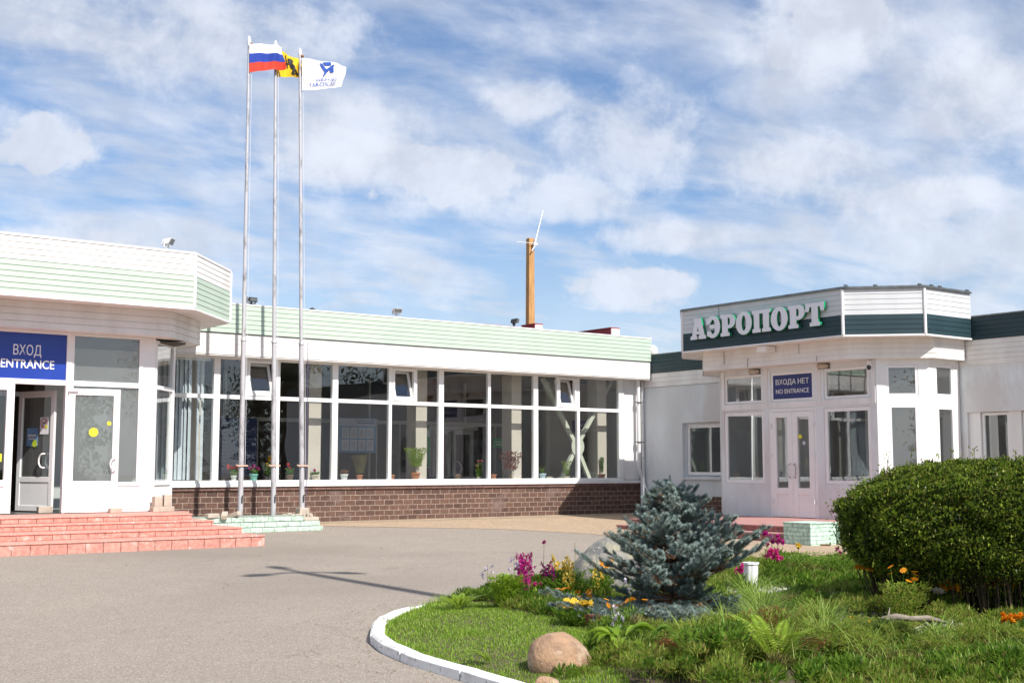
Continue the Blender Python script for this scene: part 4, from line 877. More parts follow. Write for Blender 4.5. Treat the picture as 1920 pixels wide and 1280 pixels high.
bear = [[(.36, .18), (.46, .12), (.52, .22), (.50, .34), (.60, .50), (.62, .64), (.54, .68), (.46, .56), (.42, .40), (.38, .30)], [(.54, .62), (.62, .60), (.60, .80), (.66, .90), (.54, .90), (.50, .84)], [(.60, .60), (.66, .62), (.72, .76), (.80, .84), (.72, .90), (.66, .84)], [(.30, .44), (.34, .48), (.46, .36), (.43, .31)], [(.27, .10), (.30, .09), (.40, .60), (.37, .61)]]
on_flag(S2_, bear, M['black'], t, 'bear_emblem')
S3_ = flag_surf([XZ(566, 109), XZ(648, 128), XZ(637, 166), XZ(566, 170)], .05, 3.6, 1.7, curl=.03)
t = empty('flag', TOPS[2](9.3), 'white flag with a blue figure and AIRPORT lettering on the right pole', 'flag')
flag_cloth(S3_, [(0, 1, M['fw'])], t)
on_flag(S3_, [[(.44, .04), (.60, .02), (.62, .14), (.50, .16)], [(.38, .08), (.44, .10), (.52, .26), (.60, .36), (.52, .40), (.44, .24)], [(.66, .10), (.70, .14), (.60, .30), (.48, .62), (.50, .44), (.55, .28)], [(.60, .28), (.68, .22), (.70, .40), (.62, .42)]], M['fblue'], t, 'logo')
for body, cu_, cv_, wu, hv in (('AIRPORT', .58, .68, .50, .10), ('YAROSLAVL', .52, .84, .70, .15)):
    me = text_mesh(body, 1.0, extrude=0); xs = [v.co.x for v in me.vertices]; ys_ = [v.co.y for v in me.vertices]; w_, h_ = max(xs) - min(xs), max(ys_) - min(ys_)
    bm = bmesh.new(); bm.from_mesh(me)
    for v in bm.verts: v.co = (cu_ + v.co.x / w_ * wu, cv_ - v.co.y / h_ * hv, 0)
    subdiv_uv(bm)
    for v in bm.verts: v.co = S3_(v.co.x, v.co.y, .022)
    bm.to_mesh(me); bm.free()
    link('lettering', me, [M['fblue']], t)

# ------------------------------------------------------------------ side wing and right porch
wing = empty('side_wing', (24.4, 21, -.1), 'white rendered wing with a dark teal roof band behind the right porch', 'building')
WX = 24.40; Wg = LF((WX, 0), (0, 1), (-1, 0))
mb = MB(); cells(mb, Wg, 4.0, 26.6, -.3, 3.53, [(23.42, 24.84, .99, 2.49), (8.0, 16.0, .75, 2.47), (16.3, 22.1, -.4, 3.3)], .35); mb.build('wall', M['stucco'], wing)
mb = MB(); mb.lbox(Wg, 22.3, 26.4, .0, .03, -.3, .50); mb.build('plinth', M['brick'], wing)
mb = MB(); siding(mb, [(WX - .02, 26.5), (WX - .02, 22.4)], 3.535, 3.925, 3, groove=.008, gh=.008); mb.build('frieze', M['frieze'], wing); mb = MB(); siding(mb, [(WX - .02, 16.2), (WX - .02, 4.0)], 3.615, 4.045, 4, groove=.008, gh=.008)
mb.box(WX - .02, WX + .2, 4.0, 16.2, 3.50, 3.614); mb.build('frieze', M['frieze'], wing)
mb = MB(); siding(mb, [(WX - .035, 26.6), (WX - .035, 22.95)], 3.93, 4.44, 5, groove=.008, gh=.008); mb.build('fascia_siding', M['teal'], wing); mb = MB(); siding(mb, [(WX - .035, 16.1), (WX - .035, 4.0)], 4.05, 4.545, 5, groove=.008, gh=.008); mb.build('fascia_siding', M['teal'], wing)
mb = MB(); mb.box(WX - .06, WX + .2, 23.05, 26.6, 4.442, 4.47); mb.box(WX - .06, WX + .2, 4.0, 15.86, 4.547, 4.575); mb.build('parapet_cap', M['cap'], wing)
mb = MB(); mb.box(WX, 34, 4.0, 33.5, 4.1, 4.25); mb.build('roof', M['roof'], wing)
mb = MB(); mb.box(WX - .09, WX + .1, 23.35, 24.86, .955, .988); mb.build('window_sill', M['white'], wing)
def wglaze(L, holes, par, mg='glassd', fr=.07, dd=-.16, name='window', mull=()):
    for (a0, a1, z0, z1) in holes:
        f = MB(); f.rect(L, a0 + .002, a1 - .002, z0 + .002, z1 - .002, fr, dd - .05, dd)
        for m_ in mull: f.lbox(L, m_ - .035, m_ + .035, dd - .05, dd - .001, z0 + fr, z1 - fr)
        fo = f.build(name, M['pvc'], par, bevel=.004); q = MB(); q.lbox(L, a0 + fr, a1 - fr, dd - .03, dd - .024, z0 + fr, z1 - fr); q.build('pane', M[mg], fo)
wglaze(Wg, [(23.45, 24.77, 1.06, 2.44)], wing, fr=.09, dd=-.13, mg='glassd')
mb = MB(); mb.rect(Wg, 23.425, 24.835, .992, 2.486, .05, -.20, -.12); mb.build('window_reveal', M['stucco'], wing)
mb = MB(); mb.lbox(Wg, 8.0, 16.0, -.22, -.05, .752, 1.0)
for a in (15.86, 14.90, 13.9, 12.9): mb.lbox(Wg, a - .14, a + .14, -.22, -.05, 1.0, 2.468)
mb.lbox(Wg, 8.0, 12.76, -.22, -.05, 1.0, 2.468); mb.build('window_bay_wall', M['white'], wing)
for (a0, a1) in ((15.05, 15.71), (14.05, 14.75), (13.05, 13.75)): wglaze(Wg, [(a0, a1, 1.0, 2.46)], wing, fr=.06, dd=-.1)
# rooms behind
mb = MB(); mb.box(WX + .4, 31, 4.2, 33, -.05, .02); mb.build('floor', M['floor'], wing)
mb = MB(); mb.box(WX + .4, 31, 4.2, 33, 3.3, 3.34); mb.build('ceiling', M['ceil'], wing)
mb = MB(); mb.box(28.8, 29, 4.2, 33, .02, 3.3); mb.box(WX + .36, 28.8, 22.9, 23.0, .02, 3.3); mb.box(WX + .36, 28.8, 16.05, 16.15, .02, 3.3); mb.build('inner_wall', M['inner'], wing)
mb = MB(); mb.box(27.0, 27.05, 14.2, 15.6, .2, 2.6); mb.box(26.98, 27.0, 14.86, 14.92, .2, 2.6); mb.build('inner_door', M['innerg'], wing)

porch = empty('entrance_porch', (22.45, 19, -.02), 'right white porch with chamfered corner, shade-greyed white and dark teal band round its roof', 'building')
QF = [(24.34, 23.0), (22.66, 23.0), (21.5, 21.84), (21.5, 17.0), (22.68, 15.79), (24.34, 15.79)]
def sid_band(z0, z1, n, m):
    mb = MB(); siding(mb, QF, z0, z1, n, groove=.008, gh=.008); return mb.build('fascia_siding', m, porch)
sid_band(4.51, 5.06, 5, M['fasciag']); sid_band(4.085, 4.508, 4, M['teal'])
mb = MB(); strip(mb, QF, .02, -.06, 4.045, 4.083); mb.build('fascia_trim', M['white'], porch)
mb = MB(); strip(mb, QF, .05, -.15, 5.064, 5.095); strip(mb, QF, .03, -.1, 5.096, 5.115); mb.build('parapet_cap', M['cap'], porch)
mb = MB()
for (x, y) in QF[1:5]: mb = MB(); mb.tube([(x, y, 4.085), (x, y, 5.06)], .035, 8); mb.build('corner_trim', M['white'], porch)
QR = [(24.34, 22.82), (23.18, 22.82), (21.97, 21.6), (21.97, 17.2), (23.22, 15.97), (24.34, 15.97)]
a = offset(QF, -.03); b_ = offset(QR, -.1); mb = MB()
for i in range(5): mb.hexa([(a[i].x, a[i].y, 4.05), (a[i + 1].x, a[i + 1].y, 4.05), (b_[i + 1].x, b_[i + 1].y, 4.05), (b_[i].x, b_[i].y, 4.05), (a[i].x, a[i].y, 4.075), (a[i + 1].x, a[i + 1].y, 4.075), (b_[i + 1].x, b_[i + 1].y, 4.075), (b_[i].x, b_[i].y, 4.075)])
mb.build('soffit', M['frieze'], porch)
mb = MB(); siding(mb, QR, 3.61, 4.048, 4, groove=.006, gh=.007); mb.build('frieze', M['frieze'], porch)
QB = [(24.34, 22.3), (23.25, 22.3), (22.45, 21.5), (22.45, 16.9), (23.25, 16.15), (24.34, 16.15)]
a = offset(QR, -.012); b_ = offset(QB, -.2); mb = MB()
for i in range(5): mb.hexa([(a[i].x, a[i].y, 3.612), (a[i + 1].x, a[i + 1].y, 3.612), (b_[i + 1].x, b_[i + 1].y, 3.612), (b_[i].x, b_[i].y, 3.612), (a[i].x, a[i].y, 3.63), (a[i + 1].x, a[i + 1].y, 3.63), (b_[i + 1].x, b_[i + 1].y, 3.63), (b_[i].x, b_[i].y, 3.63)])
mb.build('lower_soffit', M['frieze'], porch)
mb = MB(); mb.poly([(22.70, 22.92), (21.58, 21.78), (21.58, 17.04), (22.71, 15.87), (24.36, 15.87), (24.36, 22.92)], 4.85, 4.95); mb.build('roof', M['roof'], porch)
# board joints and cap clips that break the clean lines
jm = mat('board_joint_grey', (.16, .15, .15), .9)  # dark grey for the upright joints between boards
for (y, z0, z1, x) in ((19.05, 4.09, 4.42, 21.4985), (20.9, 3.74, 4.04, 21.9625), (20.15, 3.62, 3.83, 21.9625), (18.6, 3.83, 4.04, 21.9625), (18.1, 3.62, 3.73, 21.9625), (20.6, 4.85, 5.05, 21.4985)):
    mb = MB(); mb.box(x - .009, x - .001, y, y + .007, z0, z1); mb.build('board_joint', jm, porch)
for (x, y) in ((21.52, 16.9), (22.0, 16.5), (22.62, 15.84), (22.95, 15.78), (23.25, 15.78), (24.25, 15.78)):
    mb = MB(); mb.box(x - .07, x + .03, y - .02, y + .02, 5.12, 5.145); mb.build('cap_clip', M['cap'], porch)
# front wall
Q = LF((22.45, 0), (0, 1), (-1, 0)); PB = .13
ZU0, ZU1, ZL0, ZL1 = 2.86, 3.42, .985, 2.53
colsQ = [(20.2, 21.33), (18.66, 19.87), (17.15, 18.30)]
holes = [(17.10, 18.33, 2.80, 3.48), (17.08, 18.35, .90, 2.60), (18.62, 19.90, 2.80, 3.48), (18.56, 19.96, PB - .1, 2.64), (20.15, 21.38, 2.80, 3.48), (20.12, 21.40, .90, 2.60)]
mb = MB(); cells(mb, Q, 16.9, 21.5, PB, 3.612, holes, .2); mb.build('wall', M['stucco'], porch)
# flat strips between the storeys of windows and next to posts
mb = MB()
for a_ in (16.98, 18.46, 20.03, 21.42): mb.lbox(Q, a_ - .045, a_ + .045, .0, .012, 2.66, 3.60)
for (z0, z1) in ((2.655, 2.785),): mb.lbox(Q, 17.03, 18.41, 0, .010, z0, z1); mb.lbox(Q, 18.51, 19.98, 0, .010, z0, z1); mb.lbox(Q, 20.08, 21.37, 0, .010, z0, z1)
mb.lbox(Q, 16.9, 21.5, 0, .014, 3.50, 3.60) if False else None
mb.build('trim_strips', M['white'], porch)
for (a0, a1, z0, z1) in (holes[0], holes[4]): wglaze(Q, [(a0, a1, z0, z1)], porch, fr=.06, dd=-.02)
for (a0, a1, z0, z1) in (holes[1], holes[5]): wglaze(Q, [(a0, a1, z0, z1)], porch, fr=.085, dd=-.02)
f = MB(); f.rect(Q, 18.622, 19.898, 2.802, 3.478, .06, -.07, -.02); f.build('sign_frame', M['pvc'], porch, bevel=.004)
# double door
d0 = MB(); d0.lbox(Q, 18.562, 18.63, -.07, .0, PB, 2.638); d0.lbox(Q, 19.89, 19.958, -.07, .0, PB, 2.638); d0.lbox(Q, 18.63, 19.89, -.07, .0, 2.56, 2.638); d0.build('door_frame', M['pvc'], porch, bevel=.004)
for (a0, a1, g0, g1, hx) in ((18.632, 19.262, 18.78, 19.12, 19.19), (19.268, 19.888, 19.41, 19.75, 19.33)):
    d = MB(); zz0, zz1 = PB + .01, 2.555
    for (p, q, r_, s_) in ((a0, g0, zz0, zz1), (g1, a1, zz0, zz1), (g0, g1, 2.43, zz1), (g0, g1, .66, .81), (g0, g1, zz0, .22)): d.lbox(Q, p, q, -.06, .015, r_, s_)
    do = d.build('door', M['pvc'], porch, bevel=.004); d = MB(); d.lbox(Q, g0, g1, -.03, -.01, .22, .66); d.build('panel', M['pvc'], do); d = MB(); d.lbox(Q, g0, g1, -.03, -.024, .81, 2.43); d.build('pane', M['glassd'], do)
    d = MB(); sgn = 1 if hx > 19.265 else -1; P_ = [Q(hx, .015, 1.03), Q(hx + sgn * .0, .07, 1.06), Q(hx + sgn * .06, .08, 1.10), Q(hx + sgn * .06, .08, 1.30), Q(hx, .07, 1.34), Q(hx, .015, 1.37)]
    d.tube(P_, .013, 8); d.build('handle', M['steel'], do)
    for zz_ in (.50, 1.55, 2.25):
        d = MB(); e_ = a1 if sgn > 0 else a0; d.lbox(Q, e_ - .035, e_ + .035, .017, .04, zz_ - .04, zz_ + .04); d.tube([Q(e_, .05, zz_ - .05), Q(e_, .05, zz_ + .05)], .012, 6); d.build('hinge', M['pvc'], do)
    if sgn < 0:
        disc(Q, 19.06, 1.98, .05, -.020, M['orange_st'] if 'orange_st' in M else M['yellow'], do); disc(Q, 18.95, 1.83, .045, -.020, M['boardt'], do)
# chamfer and side walls
Cn = LF((22.45, 16.9), (.80, -.75), (-.75, -.80)); cl2 = math.hypot(.8, .75)
mb = MB(); hc = [(.20, .88, 2.80, 3.48), (.20, .90, .30, 2.66)]; cells(mb, Cn, 0, cl2, PB, 3.612, hc, .1); mb.build('chamfer_wall', M['white'], porch)
wglaze(Cn, [hc[0]], porch, fr=.06, dd=-.01); wglaze(Cn, [hc[1]], porch, fr=.10, dd=-.0)
Sd = LF((0, 16.15), (1, 0), (0, -1)); hs_ = [(23.50, 24.15, 2.80, 3.50), (23.50, 24.17, .30, 2.62)]
mb = MB(); cells(mb, Sd, 23.25, 24.36, PB, 3.612, hs_, .1); mb.build('end_wall', M['white'], porch)
wglaze(Sd, [hs_[0]], porch, fr=.06, dd=-.01); wglaze(Sd, [hs_[1]], porch, fr=.09, dd=-.0)
mb = MB(); mb.poly([(22.46, 21.5), (23.25, 22.3), (24.36, 22.3), (24.36, 22.2), (23.29, 22.2), (22.56, 21.46)], PB, 3.612); mb.build('far_end_wall', M['stucco'], porch)
mb = MB(); mb.poly([(22.67, 21.4), (22.67, 17.1), (23.35, 16.42), (24.3, 16.42), (24.3, 21.4)], .06, .12); mb.build('floor', M['floor'], porch)
mb = MB(); mb.poly([(22.67, 21.4), (22.67, 17.1), (23.35, 16.42), (24.3, 16.42), (24.3, 21.4)], 3.5, 3.55); mb.build('ceiling', M['ceil'], porch)
mb = MB(); mb.lbox(Q, 16.9, 18.6, -1.85, -1.80, .12, 3.5); mb.lbox(Q, 19.9, 21.4, -1.85, -1.80, .12, 3.5); mb.build('inner_wall', M['innerg'], porch)
# platform and steps
t = empty('porch_steps', (20.8, 19, g(18)), 'two dull red brick steps up to the right porch doors', 'steps')
mb = MB(); mb.box(18.85, 22.4, 16.35, 21.3, -.35, -.035, 0); mb.box(18.83, 22.4, 16.35, 21.32, -.035, 0.0, 1); mb.build('step', [M['rose'], M['rosetop']], t, bevel=.008)
mb = MB(); mb.box(19.2, 22.45, 16.36, 21.2, .0, .095, 0); mb.box(19.18, 22.45, 16.36, 21.22, .095, .128, 1); mb.box(22.45, 24.3, 21.5, 22.5, 0, .127, 1); mb.build('step', [M['rose'], M['rosetop']], t, bevel=.008)
mb = MB(); mb.box(22.46, 24.34, 16.16, 21.49, -.3, .1275); mb.build('foundation', M['rose'], t)
def lowwall(x0, x1, y0, y1, z1, lab):
    t = empty('low_wall', ((x0 + x1) / 2, (y0 + y1) / 2, g(y0) - .05), lab, 'low wall'); b = MB(); b.box(x0, x1, y0, y1, g(y0) - .1, z1 - .03); b.build('brickwork', M['mintb'], t, bevel=.006)
    b = MB(); b.box(x0 - .012, x1 + .012, y0 - .012, y1 + .012, z1 - .03, z1); b.build('coping', M['mintb'], t, bevel=.006)
lowwall(18.72, 19.46, 15.68, 16.34, .235, 'short mint painted brick pier at the near end of the red steps')
lowwall(19.48, 19.9, 13.6, 15.9, .22, 'mint painted brick wall running behind the clipped bush')
b = MB(); b.box(-.09, .09, -.03, .03, 0, .03); o = b.build('loose_brick', M['woodd'], origin=(0, 0, 0), bevel=.004); o.location = (18.98, 15.55, g(15.6) + .003); o.rotation_euler = (0, 0, R(-35)); tag(o, 'dark chip of brick on the paving by the mint pier', 'brick')
# signs and fittings on the porch
t = empty('no_entrance_sign', (22.42, 19.26, 2.86), 'dark blue NO ENTRANCE sign over the right double door', 'sign')
mb = MB(); mb.lbox(Q, 18.68, 19.84, -.045, -.022, 2.862, 3.418); mb.build('panel', M['bluedk'], t)
text_on(Q, 'ВХОДА НЕТ', .17, 19.26, 3.245, -.016, M['lettw'], t, flip=True, fitw=.98); text_on(Q, 'NO ENTRANCE', .15, 19.26, 3.03, -.016, M['lettw'], t, flip=True, fitw=.98)
for y, lab in ((20.36, 'oval bulkhead lamp under the porch eave left of the door sign'), (18.30, 'oval bulkhead lamp under the porch eave right of the door sign')):
    t = empty('bulkhead_lamp', (22.4, y, 3.5), lab, 'lamp'); b = MB(); n = 16; zc = 3.545
    v = [];
    for k, (rr, d) in enumerate(((.15, .03), (.15, .09), (.12, .13), (.05, .155))):
        for j in range(n): a_ = 2 * math.pi * j / n; v.append(Q(y + rr * math.cos(a_), d, zc + rr * .42 * math.sin(a_)))
    b.add(v, [(i * n + j, i * n + (j + 1) % n, (i + 1) * n + (j + 1) % n, (i + 1) * n + j) for i in range(3) for j in range(n)] + [tuple(range(3 * n, 4 * n))], 0, True); b.build('lens', M['concrete'], t)
    b = MB(); b.lbox(Q, y - .16, y + .16, .0, .03, zc - .065, zc + .065); b.build('base', M['cap'], t)
t = empty('security_camera', (22.4, 16.95, 3.4), 'small security camera at the porch corner above the large window', 'camera')
b = MB(); b.lbox(Q, 17.0, 17.09, .014, .06, 3.47, 3.58); b.tube([Q(17.04, .06, 3.50), Q(17.0, .12, 3.45)], .014, 8); b.build('bracket', M['pvc'], t); b = MB(); b.lathe(Q(16.98, .14, 3.37), [(.01, 0), (.04, .02), (.05, .05), (.04, .09), (.01, .11)], 12); b.build('dome', M['darkmetal'], t)
t = empty('junction_box', (21.75, 19.42, 3.92), 'small white box fixed under the AIRPORT letters', 'box'); b = MB(); b.box(21.62, 21.95, 19.28, 19.56, 3.90, 4.04); b.build('housing', M['pvc'], t, bevel=.006)

# ------------------------------------------------------------------ raised letters
def ell(cx_, cy_, rx, ry, n=28, a0=0, a1=360): return [(cx_ + rx * math.cos(R(a0 + (a1 - a0) * k / (n if a1 - a0 < 360 else n))), cy_ + ry * math.sin(R(a0 + (a1 - a0) * k / n))) for k in range(n + (1 if a1 - a0 < 360 else 0))]
GLY = {
 'А': ([[(0, 0), (.36, 0), (.36, .13), (.29, .13), (.315, .24), (.50, .24), (.525, .13), (.46, .13), (.46, 0), (.86, 0), (.86, .13), (.79, .13), (.58, 1), (.20, 1), (.20, .88), (.26, .88), (.08, .13), (0, .13)]], [[(.34, .36), (.47, .36), (.41, .66)]], .86),
 'Э': ([[(.05, .30), (.05, .10)] + ell(.36, .5, .40, .52, 26, -120, 130) + [(.02, .90), (.02, .66), (.20, .66)] + ell(.36, .5, .15, .37, 10, 110, 12)[0:] + [(.20, .60), (.20, .44)] + ell(.36, .5, .15, .37, 10, -12, -100) + [(.22, .30)]], [], .78),
 'Р': ([[(0, 0), (.46, 0), (.46, .13), (.37, .13), (.37, .36), (.48, .36)] + ell(.48, .68, .30, .32, 14, -90, 90) + [(0, 1), (0, .87), (.08, .87), (.08, .13), (0, .13)]], [[(.37, .49), (.44, .49)] + ell(.44, .68, .08, .19, 8, -80, 80) + [(.44, .87), (.37, .87)]], .80),
 'О': ([ell(.41, .5, .41, .53, 32)], [ell(.41, .5, .13, .38, 24)], .84),
 'П': ([[(0, 0), (.40, 0), (.40, .13), (.34, .13), (.34, .87), (.56, .87), (.56, .13), (.50, .13), (.50, 0), (.92, 0), (.92, .13), (.84, .13), (.84, .87), (.92, .87), (.92, 1), (0, 1), (0, .87), (.08, .87), (.08, .13), (0, .13)]], [], .92),
 'Т': ([[(.20, 0), (.66, 0), (.66, .13), (.57, .13), (.57, .86), (.68, .86), (.72, .66), (.86, .66), (.86, 1), (0, 1), (0, .66), (.14, .66), (.18, .86), (.29, .86), (.29, .13), (.20, .13)]], [], .88),
}
def glyph_mesh(ch, h, dep):
    outs, ins, w = GLY[ch]
    cu = bpy.data.curves.new('letter', 'CURVE'); cu.dimensions = '2D'; cu.fill_mode = 'BOTH'; cu.extrude = dep / 2; cu.offset = .009
    for poly in outs + ins:
        sp = cu.splines.new('POLY'); sp.points.add(len(poly) - 1)
        for i, (x, y) in enumerate(poly): sp.points[i].co = (x * h * WS, y * h, 0, 1)
        sp.use_cyclic_u = True
    to = bpy.data.objects.new('tmp', cu); COL.objects.link(to); dg = bpy.context.evaluated_depsgraph_get(); me = bpy.data.meshes.new_from_object(to.evaluated_get(dg)); bpy.data.objects.remove(to); bpy.data.curves.remove(cu)
    return me, w * h * WS
LH = .49; word = 'АЭРОПОРТ'; total = 21.44 - 17.40; gap = .02
sumw = sum(GLY[c][2] for c in word) * LH; WS = (total - gap * 7) / sumw
t = empty('airport_letters', (21.45, 19.4, 4.33), 'raised grey faced letters with emerald sides spelling AEROPORT in Cyrillic on the right porch', 'lettering')
yy = 21.44
Lf = LF((21.5, 0), (0, 1), (-1, 0))
for ch in word:
    me, w = glyph_mesh(ch, LH, .07)
    for v in me.vertices: x, y, z = v.co; v.co = Lf(yy - x, .075 + z, 4.335 + y)
    me.materials.clear(); o = link('letter', me, [M['lettg'], M['green']], t)
    for p in me.polygons: p.material_index = 0 if p.normal.x < -.9 else 1
    yy -= w + gap
#PART4
# ------------------------------------------------------------------ leaf clouds
def quads(name, C0, U, V, mats, parent=None, origin=(0, 0, 0), mi=None, tri=False, smooth=False):
    """C0 centres, U and V half-axes: one diamond leaf (folded quad) each"""
    n = len(C0)
    if tri: A = np.stack([C0 - V, C0 + V, C0 + U], 1).reshape(-1, 3); k = 3
    else: A = np.stack([C0 - U, C0 - V * .9 - U * .1, C0 + U, C0 + V * .9 - U * .1], 1).reshape(-1, 3); k = 4
    me = bpy.data.meshes.new(name); me.vertices.add(n * k); me.loops.add(n * k); me.polygons.add(n)
    me.vertices.foreach_set('co', A.astype(np.float32).ravel()); me.loops.foreach_set('vertex_index', np.arange(n * k, dtype=np.int32))
    me.polygons.foreach_set('loop_start', np.arange(0, n * k, k, dtype=np.int32))
    if mi is not None: me.polygons.foreach_set('material_index', np.asarray(mi, dtype=np.int32))
    me.update(calc_edges=True)
    if not isinstance(mats, (list, tuple)): mats = [mats]
    return link(name, me, mats, parent, origin)
def rdir(n, up=0.0):
    v = rng.normal(size=(n, 3)); v[:, 2] += up; return v / np.linalg.norm(v, axis=1)[:, None]
def perp(d):
    a = np.cross(d, np.array([.3, .2, .93])); l = np.linalg.norm(a, axis=1)[:, None]; return a / np.maximum(l, 1e-6)
def blades(name, x, y, z, h, w, lean, mats, parent=None, origin=(0, 0, 0), seg=2, droop=.5, mi=None):
    """grass blades of seg quads, bending over"""
    n = len(x); a = rng.uniform(0, 2 * np.pi, n); d = np.stack([np.cos(a), np.sin(a), 0 * a], 1); s = np.stack([-np.sin(a), np.cos(a), 0 * a], 1)
    base = np.stack([x, y, z], 1); rows = []
    for k in range(seg + 1):
        t = k / seg; hor = lean * h * (t ** 1.7); ver = h * (t - droop * lean * t ** 2.4 * .6); ww = w * (1 - t) ** .7 * .5 + .0004
        p = base + d * hor[:, None] + np.array([0, 0, 1]) * ver[:, None]; rows.append(p - s * ww[:, None]); rows.append(p + s * ww[:, None])
    A = np.stack(rows, 1); k = 2 * (seg + 1); nv = n * k
    f = []
    for j in range(seg): f.append([2 * j, 2 * j + 1, 2 * j + 3, 2 * j + 2])
    F = (np.arange(n)[:, None, None] * k + np.array(f)[None]).reshape(-1)
    me = bpy.data.meshes.new(name); me.vertices.add(nv); me.loops.add(n * seg * 4); me.polygons.add(n * seg)
    me.vertices.foreach_set('co', A.reshape(-1).astype(np.float32)); me.loops.foreach_set('vertex_index', F.astype(np.int32)); me.polygons.foreach_set('loop_start', np.arange(0, n * seg * 4, 4, dtype=np.int32))
    if mi is not None: me.polygons.foreach_set('material_index', np.repeat(np.asarray(mi, np.int32), seg))
    me.update(calc_edges=True)
    if not isinstance(mats, (list, tuple)): mats = [mats]
    return link(name, me, mats, parent, origin)
def hashn(x, y, s, seed=0.0):
    """smooth value noise for patchiness"""
    x = np.asarray(x) * s + seed; y = np.asarray(y) * s - seed * 1.7
    def h(i, j): v = np.sin(i * 127.1 + j * 311.7 + seed) * 43758.5453; return v - np.floor(v)
    xi = np.floor(x); yi = np.floor(y); fx_ = x - xi; fy = y - yi; fx_ = fx_ * fx_ * (3 - 2 * fx_); fy = fy * fy * (3 - 2 * fy)
    return (h(xi, yi) * (1 - fx_) + h(xi + 1, yi) * fx_) * (1 - fy) + (h(xi, yi + 1) * (1 - fx_) + h(xi + 1, yi + 1) * fx_) * fy
def inview(x, y, m=.06):
    """is this spot near the part of the bed anyone could see from about the camera (saves making unseen blades)"""
    a = R(53.25); f = x * math.cos(a) + y * math.sin(a); r_ = x * math.sin(a) - y * math.cos(a)
    return (f > 6.2) & (np.abs(r_) < f * .47 + .6)
def scatter(n, x0, x1, y0, y1, margin=.0):
    x = rng.uniform(x0, x1, n); y = rng.uniform(y0, y1, n); k = inside(x, y) & (edge_d(x, y) > margin) & inview(x, y)
    return x[k], y[k]

# short lawn on the left end of the bed
def turf_mask(x, y):
    """1 on the mown grass at the rounded end, 0 in the planted part"""
    return np.clip((12.55 - (x * .92 + (12.2 - y) * .0) - 0) * 0 + 1 - np.clip((x - (7.55 + .18 * np.sin(y * 3) - np.maximum(0, 8.9 - y) * .85)) / .35, 0, 1), 0, 1)
x, y = scatter(620000, 5.3, 19, 4.5, 13.3, .12)
tm = turf_mask(x, y); keep = rng.uniform(size=len(x)) < np.where(tm > .5, .95, .07); x, y = x[keep], y[keep]
h = rng.uniform(.016, .038, len(x)) * (.7 + .7 * hashn(x, y, 2.5, 2)) * np.where(turf_mask(x, y) > .5, 1, 1.3)
far = np.hypot(x, y); w = .003 + .0003 * far
o = blades('grass', x, y, bz(x, y) - .004, h, w, rng.uniform(.1, .9, len(x)), LEAF['grass'])
x, y = scatter(60000, 5.3, 15, 4.5, 13.3, .10); k = edge_d(x, y) < .22; x, y = x[k], y[k]
o2 = blades('edge_grass', x, y, bz(x, y) - .004, rng.uniform(.03, .085, len(x)) * (1 + .8 * np.clip((y - 10.8), 0, 1)), .004 + .0003 * np.hypot(x, y), rng.uniform(.2, 1.2, len(x)), LEAF['grass'])
tag(o2, 'unmown tufts of grass spilling over the inner edge of the kerb', 'grass', kind='stuff')
tag(o, 'short bright green mown grass at the rounded end of the bed', 'grass', kind='stuff')
# low feathery ground cover over the planted part
def sprigs(cx_, cy, cz, r_, n, up, size, cols=None):
    d = rdir(n, up); d[:, 2] = np.abs(d[:, 2]) * .8 + .05; rad = rng.uniform(.55, 1.0, n)[:, None]
    p = np.array([cx_, cy, cz]) + d * rad * np.array([r_, r_, r_ * .85]); return p, d
def cover_h(x, y):
    """how high the planting stands here"""
    e = np.clip((edge_d(x, y) - .1) / .7, 0, 1); t_ = 1 - turf_mask(np.asarray(x), np.asarray(y)); gm_ = np.maximum(np.exp(-(((x - 9.3) * .7 + (y - 7.5) * .71) / .75) ** 2 - (((x - 9.3) * .71 - (y - 7.5) * .7) / 1.2) ** 2), np.exp(-(np.hypot(x - 10.4, y - 9.3) / 1.0) ** 2))
    return e * t_ * (.03 + .34 * hashn(x, y, 1.5, 6.1) ** 1.8 + .10 * hashn(x, y, 3.9, 2.7)) * (1 - .9 * gm_) * np.clip((np.hypot(x - 8.43, y - 8.73) - .95) / .6, .06, 1) * np.where(y > 9.4, .45, 1)
Cs = []; Us = []; Vs = []; mi = []
x, y = scatter(5600, 6.0, 16, 4.0, 12.6, .2); k = (turf_mask(x, y) < .5); x, y = x[k], y[k]
gmask = np.maximum(np.exp(-(((x - 9.55) * .7 + (y - 7.6) * .71) / .5) ** 2 - (((x - 9.55) * .71 - (y - 7.6) * .7) / 1.1) ** 2), np.exp(-(np.hypot(x - 10.9, y - 9.75) / .8) ** 2))   # thin around the gravel patch
keep = (rng.uniform(size=len(x)) > gmask * .9) & ((hashn(x, y, 2.9, 12) > .30) | (rng.uniform(size=len(x)) < .15)) & (np.hypot(x - 8.43, y - 8.73) > .45) & (np.hypot(x - 6.15, y - 7.75) > .40); x, y = x[keep], y[keep]
xx = np.array([6.42, 6.38, 6.30, 6.36, 5.95, 6.05]); yy = np.array([7.65, 7.45, 7.30, 7.9, 7.30, 7.22]); x = np.concatenate([x, xx]); y = np.concatenate([y, yy])
hgt = cover_h(x, y)
